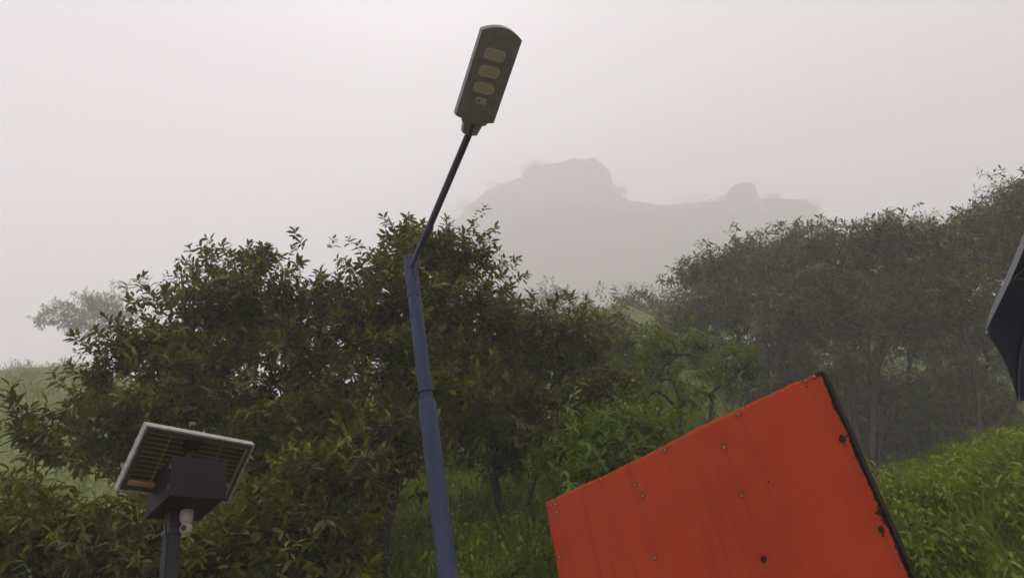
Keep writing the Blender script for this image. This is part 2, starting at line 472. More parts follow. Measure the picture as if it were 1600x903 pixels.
def grow(base, starts, tips, rng, step=0.4, wig=0.06):
    """join the tips to a trunk: every tip links to the nearest branch, bending on the way"""
    nodes = [np.array(base, float)]; par = [-1]
    for s in starts:                      # main stems from the base
        prev = 0; p0 = nodes[0]; s = np.array(s)
        k = max(3, int(np.linalg.norm(s - p0) / step))
        off = rng.normal(0, 0.06, 3) * np.linalg.norm(s - p0) * [1, 1, 0.3]
        for i in range(1, k + 1):
            t = i / k
            nodes.append(p0 + (s - p0) * t + off * math.sin(math.pi * t) + rng.normal(0, wig * 0.4, 3)); par.append(prev); prev = len(nodes) - 1
    roots = np.array(nodes)
    order = np.argsort([np.min(np.linalg.norm(roots - t, axis=1)) for t in tips])
    A = np.zeros((len(tips) * 14 + len(nodes) + 400, 3)); A[:len(nodes)] = nodes; n = len(nodes); low = 1 if len(nodes) > 4 else 0
    tipnode = []
    for o in order:
        t = tips[o]
        d = A[:n] - t
        dist = np.linalg.norm(d, axis=1) + 0.55 * np.maximum(0, d[:, 2])   # prefer to grow upward and outward
        dist[:low * max(1, len(starts) > 0)] += 1.5
        j = int(np.argmin(dist)); p = A[j].copy()
        L = np.linalg.norm(t - p)
        k = min(12, max(1, int(L / step)))
        gdir = (A[j] - A[par[j]]) if par[j] >= 0 else np.array([0, 0, 1.0])
        gdir = gdir / (np.linalg.norm(gdir) + 1e-9)
        c = p + gdir * L * 0.35 + np.array([0, 0, 0.06 * L])
        prev = j
        for i in range(1, k + 1):
            s = i / k
            q = (1 - s) ** 2 * p + 2 * s * (1 - s) * c + s * s * t
            if i < k: q = q + rng.normal(0, wig, 3) * min(1, L)
            A[n] = q; par.append(prev); prev = n; n += 1
        tipnode.append((o, prev))
    return A[:n], np.array(par), dict(tipnode)

def branch_mesh(name, A, par, r_tip, r_base, origin, mat, power=0.5):
    n = len(A)
    cnt = np.zeros(n); child = np.zeros(n, bool)
    for i in range(n):
        if par[i] >= 0: child[par[i]] = True
    cnt[~child] = 1
    for i in range(n - 1, 0, -1): cnt[par[i]] += cnt[i]
    rad = np.minimum(r_tip * cnt ** power, r_base)
    V = []; T = []; off = 0
    idx = np.arange(1, n); p = par[1:]
    for lo, hi, sides in ((0, 0.012, 3), (0.012, 0.04, 5), (0.04, 9, 9)):
        s = idx[(rad[1:] >= lo) & (rad[1:] < hi)]
        if len(s) == 0: continue
        a = A[par[s]]; b = A[s]; d = unit(b - a)
        ref = np.where(np.abs(d[:, 2:3]) < 0.9, np.array([[0, 0, 1.0]]), np.array([[1.0, 0, 0]]))
        u = unit(np.cross(d, ref)); v = np.cross(d, u)
        th = np.arange(sides) * 2 * np.pi / sides
        ring = np.cos(th)[None, :, None] * u[:, None] + np.sin(th)[None, :, None] * v[:, None]
        ra = np.minimum(rad[par[s]], rad[s] * 1.25)
        ext = d * (rad[s] * 0.35)[:, None]
        lo_r = (a - ext)[:, None] + ring * ra[:, None, None]; hi_r = (b + ext)[:, None] + ring * rad[s][:, None, None]
        V.append(np.concatenate([lo_r, hi_r], 1).reshape(-1, 3))
        base_i = off + np.arange(len(s)) * 2 * sides
        for j in range(sides):
            k = (j + 1) % sides
            T.append(np.stack([base_i + j, base_i + k, base_i + sides + k], 1)); T.append(np.stack([base_i + j, base_i + sides + k, base_i + sides + j], 1))
        off += len(s) * 2 * sides
    return fast_mesh(name, np.concatenate(V) - np.array(origin), np.concatenate(T), mat)

LEAF_MESH = {}
def make_tree(name, label, cat, base_px, lobes, mat, seed, ntips, leaf=0.17, per=9, shoots_per=2, trunk_r=0.11, stems=2,
              near=0, group=None, ratio=0.31, droop=0.3, r_tip=0.004, spread=(78, 30), inner=0.35, fork=0.35, extra=(), bark='bark', power=0.5, pads=0.72):
    """lobes: (px, py, distance, half width px, half height px); extra: bare shoots sticking out (px, py, distance)"""
    rng = np.random.default_rng(seed)
    b = at(base_px[0], base_px[1], base_px[2]); b[2] = terrain(b[0], b[1]) - 0.05
    C, Rd = [], []
    for (px, py, Y, rx, ry) in lobes:
        c = at(px, py, Y); s = ((c - CAM) @ cF) / FPX
        C.append(c); Rd.append((rx * s, max(rx, ry) * s * 0.75, ry * s))
    C = np.array(C); Rd = np.array(Rd)
    w = (Rd[:, 0] * Rd[:, 2]) ** 1.0; w = w / w.sum()
    which = rng.choice(len(C), ntips, p=w)
    u = unit(rng.normal(size=(ntips, 3))); r = rng.uniform(0, 1, (ntips, 1)) ** inner
    # ragged surface: some shoots stick out, some stay short
    r = r * (1 + 0.16 * rng.normal(size=(ntips, 1)))
    off = u * r * Rd[which]
    # foliage gathers in flat layered sprays with gaps between them
    npad = 9
    pad_u = unit(rng.normal(size=(len(C), npad, 3))) * rng.uniform(0.55, 1.02, (len(C), npad, 1))
    pk = rng.integers(npad, size=ntips)
    sc_ = Rd[which].max(1, keepdims=True)
    pad = pad_u[which, pk] * Rd[which] + rng.normal(size=(ntips, 3)) * sc_ * np.array([0.26, 0.26, 0.075]) * (0.8 + 0.5 * rng.uniform(size=(ntips, 1)))
    use = (rng.uniform(size=(ntips, 1)) < pads)
    off = np.where(use, pad, off)
    tips = C[which] + off
    outd = unit(off / Rd[which])
    g = terrain(tips[:, 0], tips[:, 1]) + 0.25
    keep = tips[:, 2] > g
    tips, outd = tips[keep], outd[keep]
    if extra:
        ex = np.array([at(*e) for e in extra]); tips = np.concatenate([tips, ex]); outd = np.concatenate([outd, np.tile([[0.1, 0, 1.0]], (len(ex), 1))])
    cen = C.mean(0)
    starts = []
    for k in range(stems):
        c = C[rng.integers(len(C))] if stems > 1 else cen
        starts.append(b + (c - b) * (fork + 0.15 * rng.uniform()) + rng.normal(0, 0.1, 3))
    A, par, tn = grow(b, starts, tips, rng)
    root = thing(name, b, label, cat, group)
    link('trunk', branch_mesh('trunk', A, par, r_tip, trunk_r, b, M[bark], power), root)
    P, Fm, S = [], [], []
    for k in range(shoots_per):
        dirs = unit(outd * 0.8 + np.array([0, 0, 0.55]) + rng.normal(0, 0.45, tips.shape))
        tp = tips + (rng.normal(0, leaf * 0.9, tips.shape) if k else 0)
        a, f_, s_ = shoots(tp, dirs, leaf, per, rng, spread, droop)
        P.append(a); Fm.append(f_); S.append(s_)
    P = np.concatenate(P); Fm = np.concatenate(Fm); S = np.concatenate(S)
    ok = P[:, 2] > terrain(P[:, 0], P[:, 1]) + 0.05
    P, Fm, S = P[ok], Fm[ok], S[ok]
    tm = leaf_verts(ratio)
    sel = np.zeros(len(P), bool)
    if near:
        v = P - CAM; z = v @ cF; X = 800 + FPX * (v @ cR) / z; Y_ = 451.5 - FPX * (v @ cU) / z
        inside = (X > 10) & (X < 1590) & (Y_ > 10) & (Y_ < 893)
        dist = np.where(inside, np.linalg.norm(v, axis=1) / S, 1e9)
        sel[np.argsort(dist)[:near]] = True
        sel &= inside
    V, T = assemble_leaves(P[~sel], Fm[~sel], S[~sel], tm)
    crown = link('crown', fast_mesh('crown', V - b, T, mat), root)
    crown['kind'] = 'stuff'
    if near:
        key = (ratio, mat.name)
        if key not in LEAF_MESH: LEAF_MESH[key] = fast_mesh('leaf', tm, LEAF_T, mat)
        for p, f_, s_ in zip(P[sel], Fm[sel], S[sel]):
            o = bpy.data.objects.new('leaf', LEAF_MESH[key]); COL.objects.link(o); o.parent = crown
            mm = Matrix.Identity(4)
            for i in range(3):
                for j in range(3): mm[i][j] = f_[i, j] * s_
                mm[i][3] = p[i] - b[i]
            o.matrix_local = mm
    return root

def build_trees():
    LN, LR, LM, LB = M['leaf_near'], M['leaf_right'], M['leaf_mid'], M['leaf_bright']
    # the big leafy trees of the left half
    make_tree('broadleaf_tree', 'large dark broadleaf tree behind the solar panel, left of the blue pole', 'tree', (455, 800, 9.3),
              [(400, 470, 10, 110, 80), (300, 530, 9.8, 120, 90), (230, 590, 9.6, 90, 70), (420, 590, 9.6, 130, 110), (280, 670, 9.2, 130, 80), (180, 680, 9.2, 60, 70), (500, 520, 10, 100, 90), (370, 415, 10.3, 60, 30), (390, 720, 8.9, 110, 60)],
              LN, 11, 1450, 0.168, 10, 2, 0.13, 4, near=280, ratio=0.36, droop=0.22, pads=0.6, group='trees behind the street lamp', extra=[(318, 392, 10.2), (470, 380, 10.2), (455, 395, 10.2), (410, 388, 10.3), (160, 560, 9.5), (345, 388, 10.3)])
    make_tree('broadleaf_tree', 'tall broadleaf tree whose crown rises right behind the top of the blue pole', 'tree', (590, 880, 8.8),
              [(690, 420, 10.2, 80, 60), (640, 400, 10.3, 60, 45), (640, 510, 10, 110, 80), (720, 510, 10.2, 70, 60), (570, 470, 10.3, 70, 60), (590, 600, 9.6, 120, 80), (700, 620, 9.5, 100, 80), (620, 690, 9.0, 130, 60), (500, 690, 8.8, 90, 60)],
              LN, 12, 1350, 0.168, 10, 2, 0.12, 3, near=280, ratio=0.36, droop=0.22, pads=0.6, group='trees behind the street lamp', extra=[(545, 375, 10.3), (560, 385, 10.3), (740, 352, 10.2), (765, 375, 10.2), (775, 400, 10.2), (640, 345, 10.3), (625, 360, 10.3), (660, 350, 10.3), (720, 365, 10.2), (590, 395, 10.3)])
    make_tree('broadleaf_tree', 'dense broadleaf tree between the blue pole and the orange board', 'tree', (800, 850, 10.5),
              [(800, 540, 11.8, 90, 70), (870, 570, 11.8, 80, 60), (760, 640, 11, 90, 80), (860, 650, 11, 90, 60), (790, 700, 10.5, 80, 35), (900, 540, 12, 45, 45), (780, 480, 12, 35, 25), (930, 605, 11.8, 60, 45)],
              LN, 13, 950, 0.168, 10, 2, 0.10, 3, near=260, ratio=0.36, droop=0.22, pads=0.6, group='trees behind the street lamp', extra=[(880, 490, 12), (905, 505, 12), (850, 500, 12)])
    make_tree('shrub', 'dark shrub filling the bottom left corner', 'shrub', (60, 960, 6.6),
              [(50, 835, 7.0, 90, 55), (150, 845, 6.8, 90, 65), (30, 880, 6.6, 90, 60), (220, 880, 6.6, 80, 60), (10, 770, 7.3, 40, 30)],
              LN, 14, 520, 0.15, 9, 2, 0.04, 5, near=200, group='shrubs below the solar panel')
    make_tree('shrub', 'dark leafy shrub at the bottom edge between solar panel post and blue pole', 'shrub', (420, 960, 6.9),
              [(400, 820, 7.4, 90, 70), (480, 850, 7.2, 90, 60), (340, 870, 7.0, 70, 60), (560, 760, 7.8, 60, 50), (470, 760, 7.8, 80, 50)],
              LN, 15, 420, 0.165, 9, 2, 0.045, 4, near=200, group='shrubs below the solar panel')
    make_tree('sapling', 'young sapling with upright leafy shoots in front of the left grass slope', 'sapling', (82, 800, 7.8),
              [(60, 660, 8, 34, 24), (90, 690, 8, 30, 40), (45, 690, 8, 22, 24)],
              LN, 16, 34, 0.19, 9, 2, 0.03, 1, near=280, fork=0.6, extra=[(103, 640, 8), (45, 645, 8), (28, 662, 8), (70, 640, 8)])
    make_tree('small_tree', 'small open tree with a forked trunk just above the orange board', 'tree', (1072, 705, 13.5),
              [(1010, 560, 13.8, 60, 45), (1050, 530, 14, 45, 30), (960, 585, 13.6, 40, 30), (1130, 555, 14, 50, 40), (1165, 570, 14, 28, 35), (1090, 600, 13.4, 70, 28), (990, 610, 13.4, 50, 25)],
              LM, 17, 180, 0.17, 8, 2, 0.085, 2, near=200, fork=0.28, ratio=0.36, r_tip=0.007)
    make_tree('broadleaf_tree', 'hazy broadleaf tree right behind the small forked tree', 'tree', (1040, 690, 33),
              [(1000, 560, 34, 70, 40), (1080, 540, 35, 70, 40), (1160, 580, 35, 60, 40), (1040, 610, 34, 90, 40), (940, 570, 36, 60, 40), (1130, 630, 34, 80, 35), (960, 525, 38, 50, 30)],
              LR, 19, 800, 0.38, 9, 2, 0.12, 5, droop=0.45, ratio=0.33, r_tip=0.008)
    make_tree('broadleaf_tree', 'middle distance tree in the gap between the dense tree and the small forked tree', 'tree', (960, 690, 19),
              [(950, 530, 20, 50, 35), (985, 570, 20, 55, 40), (930, 590, 19.5, 55, 45), (990, 630, 19, 70, 35), (900, 520, 20.5, 35, 30)],
              LR, 20, 620, 0.21, 9, 2, 0.10, 4, droop=0.4, ratio=0.33)
    make_tree('bush', 'bright green bush along the upper left edge of the orange board', 'bush', (950, 760, 8.6),
              [(940, 690, 9.0, 70, 30), (1010, 672, 9.2, 60, 22), (880, 705, 9, 45, 26), (960, 730, 8.6, 80, 30)],
              LB, 18, 260, 0.17, 9, 2, 0.03, 3, near=200, ratio=0.26)
    for i, (px, py, Y, lb) in enumerate(((1085, 600, 27, 'dim thicket on the slope behind the forked trunk'), (1150, 620, 28, 'dim thicket just left of the board top corner, behind the forked tree'))):
        make_tree('thicket', lb, 'shrub', (px, py + 70, Y), [(px, py - 20, Y, 60, 30), (px - 35, py + 15, Y, 45, 32), (px + 30, py + 10, Y, 45, 35), (px, py + 45, Y - 0.5, 65, 28)],
                  LR, 91 + i, 520, 0.29, 8, 2, 0.05, 5, group='thickets behind the forked tree', droop=0.4, ratio=0.33)
    # the hazier grove on the right
    GR = 'grove trees on the right'
    g = lambda L, k=1.5: [(x, y, Y * k, rx, ry) for x, y, Y, rx, ry in L]
    make_tree('grove_tree', 'hazy grove tree left of the right hand grove, right above the small forked tree', 'tree', (1190, 690, 30),
              g([(1130, 430, 21, 70, 40), (1200, 400, 21.5, 75, 40), (1110, 490, 20.5, 60, 45), (1200, 470, 20.5, 80, 50), (1260, 420, 21, 60, 50), (1060, 520, 21, 35, 35)]),
              LR, 21, 1600, 0.34, 9, 2, 0.11, 6, group=GR, r_tip=0.010, fork=0.5, droop=0.5, ratio=0.33)
    make_tree('grove_tree', 'spreading grove tree above the top corner of the orange board, bare limbs below', 'tree', (1340, 715, 26.5),
              g([(1330, 395, 19, 80, 45), (1400, 415, 19, 80, 50), (1290, 470, 18, 75, 50), (1390, 490, 18, 90, 45), (1250, 490, 17.8, 60, 30), (1340, 560, 17.5, 45, 22), (1440, 390, 19, 60, 40)]),
              LR, 22, 1800, 0.33, 9, 2, 0.10, 7, group=GR, r_tip=0.011, fork=0.5, droop=0.5, ratio=0.33, extra=[(1215, 352, 29), (1340, 346, 28), (1240, 350, 29), (1320, 350, 28)])
    make_tree('grove_tree', 'tall grove tree climbing up to the right edge behind the umbrella', 'tree', (1500, 700, 26.5),
              g([(1560, 370, 18.5, 80, 60), (1600, 320, 18.5, 60, 45), (1500, 410, 18.5, 80, 55), (1480, 470, 18, 80, 40), (1640, 400, 18, 80, 90), (1530, 360, 19, 45, 30), (1660, 310, 18.5, 60, 60)]),
              LR, 23, 1750, 0.33, 9, 2, 0.10, 6, group=GR, r_tip=0.011, fork=0.5, droop=0.5, ratio=0.33)
    make_tree('grove_tree', 'dim tree standing deeper in the grove behind the board corner', 'tree', (1270, 690, 33),
              g([(1260, 520, 24, 80, 40), (1340, 470, 25, 90, 50), (1200, 550, 24, 70, 45)], 1.42),
              LR, 24, 700, 0.38, 8, 2, 0.14, 7, group=GR, r_tip=0.013, fork=0.55, droop=0.5)
    make_tree('grove_tree', 'dim tree standing deeper in the grove left of the umbrella', 'tree', (1430, 690, 34),
              g([(1420, 510, 25, 90, 45), (1500, 520, 25, 90, 45), (1570, 530, 24, 80, 50)], 1.42),
              LR, 25, 700, 0.38, 8, 2, 0.14, 8, group=GR, r_tip=0.013, fork=0.55, droop=0.5)
    make_tree('grove_tree', 'dim leafy tree under the umbrella rim at the back of the grove', 'tree', (1520, 690, 38),
              g([(1560, 590, 27, 90, 50), (1480, 620, 27, 90, 40), (1390, 620, 28, 90, 45), (1300, 630, 28, 80, 45), (1620, 600, 26, 60, 60)], 1.65),
              LR, 26, 900, 0.44, 8, 2, 0.14, 8, group=GR, r_tip=0.013, fork=0.5, droop=0.5)
    for i, (px, py, Y, lb) in enumerate(((1230, 640, 32.5, 'dark understory thicket under the grove, nearest the board corner'), (1360, 650, 32.5, 'dark understory thicket in the middle of the grove trunks'),
                                         (1490, 640, 32, 'dark understory thicket under the grove, left of the umbrella tip'))):
        make_tree('thicket', lb, 'shrub', (px, py + 30, Y),
                  [(px, py - 35, Y + 1, 75, 36), (px - 40, py + 5, Y, 50, 36), (px + 45, py, Y, 50, 38), (px, py + 30, Y, 80, 25)],
                  LR, 61 + i, 700, 0.36, 8, 2, 0.06, 6, group='thickets under the grove', droop=0.5, ratio=0.33)
    # bushes swallowed by the fog in the middle distance
    GF = 'trees fading in the fog'
    make_tree('fog_tree', 'pale fogged tree top between the dense tree and the fort hill', 'tree', (850, 560, 46),
              g([(850, 485, 34, 50, 28), (900, 500, 34, 45, 25), (820, 510, 33, 50, 30), (850, 540, 32, 80, 35)], 2.1),
              LR, 31, 520, 0.56, 8, 2, 0.15, 3, group=GF, droop=0.45)
    make_tree('fog_tree', 'fogged bush left of the grove, above the small forked tree', 'tree', (1000, 580, 38),
              g([(1010, 490, 27, 60, 40), (970, 515, 27, 50, 35), (1040, 470, 27, 40, 25), (1000, 550, 26, 80, 35), (930, 540, 28, 50, 30), (950, 590, 25, 60, 25)], 1.75),
              LR, 32, 680, 0.46, 8, 2, 0.15, 3, group=GF, droop=0.45)
    make_tree('fog_tree', 'pale lone tree leaning out at far left, almost lost in fog', 'tree', (215, 590, 80),
              g([(130, 490, 42, 40, 24), (90, 495, 42, 28, 16), (160, 475, 42, 28, 20), (140, 515, 42, 36, 16), (185, 500, 42, 26, 26)], 1.95),
              LR, 33, 330, 0.6, 8, 2, 0.2, 3, group=GF, extra=[(175, 442, 82), (178, 452, 82), (60, 500, 82)], fork=0.5, r_tip=0.012)
    make_tree('fog_tree', 'faint ghost of a tree top over the grove, nearly white in fog', 'tree', (1420, 400, 118),
              g([(1400, 356, 66, 30, 8), (1440, 350, 66, 20, 10), (1360, 360, 66, 40, 8)], 1.9),
              LR, 34, 160, 0.75, 7, 2, 0.25, 2, group=GF)
    for i, (px, py, rx, lb) in enumerate(((15, 583, 26, 'pale bush on the left crest at the picture edge'), (95, 582, 30, 'pale bush on the left crest below the lone tree'), (150, 592, 24, 'pale bush on the left crest beside the big dark tree'))):
        make_tree('crest_bush', lb, 'bush', (px, py + 14, 91), [(px, py, 92, rx, 9), (px + 14, py + 6, 91, rx, 10), (px - 14, py + 8, 91, rx, 10)],
                  LR, 71 + i, 200, 0.65, 8, 2, 0.06, 3, group='bushes on the left crest')
    FS = ((836, 258, 24, 6, 'tuft of shrub on top of the fog bound bastion'), (728, 322, 30, 16, 'shrub clinging to the left foot of the bastion'),
          (968, 300, 12, 14, 'shrub clinging to the right shoulder of the bastion'), (1206, 309, 20, 6, 'thin shrub just right of the fort turret'),
          (1270, 324, 18, 12, 'shrub at the right end of the fort wall'), (778, 291, 24, 6, 'low shrub on the left shoulder of the bastion'),
          (1130, 312, 14, 6, 'shrub against the left side of the fort turret'), (915, 261, 24, 5, 'low shrub on the right half of the bastion top'), (1075, 319, 40, 5, 'row of weeds along the middle of the fort wall'), (700, 345, 26, 16, 'shrub low on the slope left of the bastion'))
    for i, (px, py, rx, ry, lb) in enumerate(FS):
        make_fort_shrub(px, py, rx, ry, lb, 40 + i)

def make_fort_shrub(px, py, rx, ry, lb, seed):
    rng = np.random.default_rng(seed)
    c = at(px, py, FY + 1.5); s = ((c - CAM) @ cF) / FPX
    n = 150
    tips = c + unit(rng.normal(size=(n, 3))) * rng.uniform(0.2, 1.1, (n, 1)) * np.array([rx * s, rx * s * 0.6, ry * s])
    b = c - np.array([0, -0.3, ry * s * 1.2])
    A, par, _ = grow(b, [], tips, rng)
    root = thing('fort_shrub', b, lb, 'shrub', 'shrubs growing on the fort')
    link('trunk', branch_mesh('trunk', A, par, 0.02, 0.2, b, M['bark']), root)
    P, Fm, S = shoots(tips, unit(tips - b + rng.normal(0, 0.5, tips.shape)), 1.1, 8, rng)
    V, T = assemble_leaves(P, Fm, S, leaf_verts(0.4))
    o = link('crown', fast_mesh('crown', V - b, T, M['leaf_right']), root); o['kind'] = 'stuff'
build_trees()

# ------------------------------------------------------------------ grass and ground cover
def project(P):
    v = P - CAM; z = v @ cF
    return 800 + FPX * (v @ cR) / z, 451.5 - FPX * (v @ cU) / z, z

def scatter(n, ymin, ymax, qmin, qmax, rng):
    y = np.sqrt(rng.uniform(ymin ** 2, ymax ** 2, n)); x = y * rng.uniform(qmin, qmax, n)
    return np.stack([x, y, terrain(x, y)], 1)

def build_grass():
    rng = np.random.default_rng(70)
    G = np.concatenate([scatter(26000, 6, 17, -0.75, 0.45, rng), scatter(9000, 5.8, 12, 0.3, 0.8, rng)])
    G2 = scatter(42000, 14, 94, -1.05, -0.3, rng)
    G3 = scatter(9000, 15, 32, 0.1, 0.8, rng)
    P = np.concatenate([G, G2, G3])
    sz = np.concatenate([rng.uniform(0.18, 0.45, len(G)), rng.uniform(0.25, 0.6, len(G2)) * (1 + 1.2 * (rng.uniform(0, 1, len(G2)) > 0.985)), rng.uniform(0.3, 0.7, len(G3))])
    D = unit(np.stack([rng.normal(0, 0.35, len(P)), rng.normal(0, 0.35, len(P)), np.ones(len(P))], 1))
    N = rng.normal(size=(len(P), 3)) * [1, 1, 0.2]
    Fm = leaf_frames(D, N)
    V, T = assemble_leaves(P - [0, 0, 0.02], Fm, sz, leaf_verts(0.075, 0.2, 0.45))
    o = link('grass', fast_mesh('grass', V, T, M['grass']))
    tag(o, 'long wet grass covering the hillside', 'grass', kind='stuff')

def build_cover():
    rng = np.random.default_rng(71)
    B = np.concatenate([scatter(2600, 6.2, 15.5, 0.33, 0.86, rng), scatter(2200, 15, 38, 0.28, 0.85, rng), scatter(900, 8, 17, -0.28, 0.1, rng)])
    h = rng.uniform(0.2, 0.55, len(B)) * (1 + 0.5 * vnoise(B[:, 0], B[:, 1], 1.1))
    top = B + np.stack([rng.normal(0, 0.08, len(B)), rng.normal(0, 0.08, len(B)), h], 1)
    P, Fm, S = [], [], []
    for k in range(3):
        tp = B + (top - B) * (0.45 + 0.28 * k)
        a, f_, s_ = shoots(tp, unit(top - B + rng.normal(0, 0.12, B.shape)), 0.125, 6, rng, (85, 55), 0.55, 1.0)
        P.append(a); Fm.append(f_); S.append(s_)
    P = np.concatenate(P); Fm = np.concatenate(Fm); S = np.concatenate(S)
    V, T = assemble_leaves(P, Fm, S, leaf_verts(0.36, 0.25, 0.4))
    o = link('ground_cover', fast_mesh('ground_cover', V, T, M['leaf_cover']))
    tag(o, 'bright green leafy undergrowth on the slopes beside the orange board', 'undergrowth', kind='stuff')

def leafy_plant(px, py, Y, label, seed, h=0.5, n=12, size=0.16):
    rng = np.random.default_rng(seed)
    b = at(px, py, Y); b[2] = terrain(b[0], b[1])
    root = thing('leafy_plant', b, label, 'plant', 'leafy plants at the foot of the bank')
    for s in range(3):
        top = np.array([rng.normal(0, 0.12), rng.normal(0, 0.12), h * rng.uniform(0.8, 1.2)])
        path = [np.array([0, 0, -0.03]) + top * t + np.array([0.03 * math.sin(3 * t), 0, 0]) for t in np.linspace(0, 1, 5)]
        link('stem', tube_mesh('stem', path, [0.006] * 5, M['stem'], 5), root)
        P, Fm, S = shoots(np.tile(top * 0.85, (1, 1)), np.array([top]), size, n, rng, (85, 45), 0.5, 2.2)
        key = ('plant', M['leaf_bright'].name)
        if key not in LEAF_MESH: LEAF_MESH[key] = fast_mesh('leaf', leaf_verts(0.4, 0.25, 0.35), LEAF_T, M['leaf_bright'])
        for p, f_, s_ in zip(P, Fm, S):
            o = bpy.data.objects.new('leaf', LEAF_MESH[key]); COL.objects.link(o); o.parent = root
            mm = Matrix.Identity(4)
            for i in range(3):
                for j in range(3): mm[i][j] = f_[i, j] * s_
                mm[i][3] = p[i]
            o.matrix_local = mm

build_grass()
build_cover()
leafy_plant(800, 915, 7.9, 'fresh green plant at the bottom edge, left of the orange board', 81)
leafy_plant(755, 920, 7.8, 'fresh green plant at the bottom edge, just right of the blue pole', 82, 0.4)
leafy_plant(848, 905, 8.0, 'fresh green plant touching the lower left edge of the orange board', 83, 0.6)

# ------------------------------------------------------------------ street lamp
def pole_paint():
    mt, n, l, b = new_mat('blue_pole_paint')
    nz = noise_node(n, l, 3.0, 6, stretch=(4, 4, 0.8)); nz2 = noise_node(n, l, 16, 6, stretch=(2, 2, 0.5))
    r = ramp(n, [(0.3, (0.026, 0.038, 0.085)), (0.6, (0.045, 0.060, 0.125)), (0.8, (0.085, 0.105, 0.17))])
    rust = ramp(n, [(0.58, (0, 0, 0)), (0.70, (0.9, 0.9, 0.9))])
    mx = n.new('ShaderNodeMix'); mx.data_type = 'RGBA'; mx.inputs[7].default_value = (0.10, 0.075, 0.07, 1)
    l.new(nz.outputs['Fac'], r.inputs[0]); l.new(nz2.outputs['Fac'], rust.inputs[0]); l.new(rust.outputs[0], mx.inputs[0])
    l.new(r.outputs[0], mx.inputs[6]); l.new(mx.outputs[2], b.inputs['Base Color'])
    b.inputs['Roughness'].default_value = 0.5
    b.inputs['Specular IOR Level'].default_value = 0.2
    return mt
M['pole'] = pole_paint()
M['pole_dark'] = simple_mat('dark_band', (0.03, 0.035, 0.06), (0.06, 0.07, 0.11), 20, 0.55)
M['arm'] = simple_mat('arm_paint', (0.035, 0.04, 0.075), (0.06, 0.065, 0.10), 9, 0.45)
M['black_plastic'] = simple_mat('lamp_housing', (0.20, 0.19, 0.20), (0.26, 0.25, 0.26), 12, 0.5)
M['lens'] = simple_mat('led_lens', (0.42, 0.42, 0.31), (0.52, 0.52, 0.40), 60, 0.3)
M['led_chip'] = simple_mat('led_chip', (0.34, 0.33, 0.21), (0.42, 0.41, 0.27), 40, 0.4)
M['bolt'] = simple_mat('bolt_steel', (0.05, 0.05, 0.055), (0.10, 0.10, 0.10), 30, 0.4, 0.6)

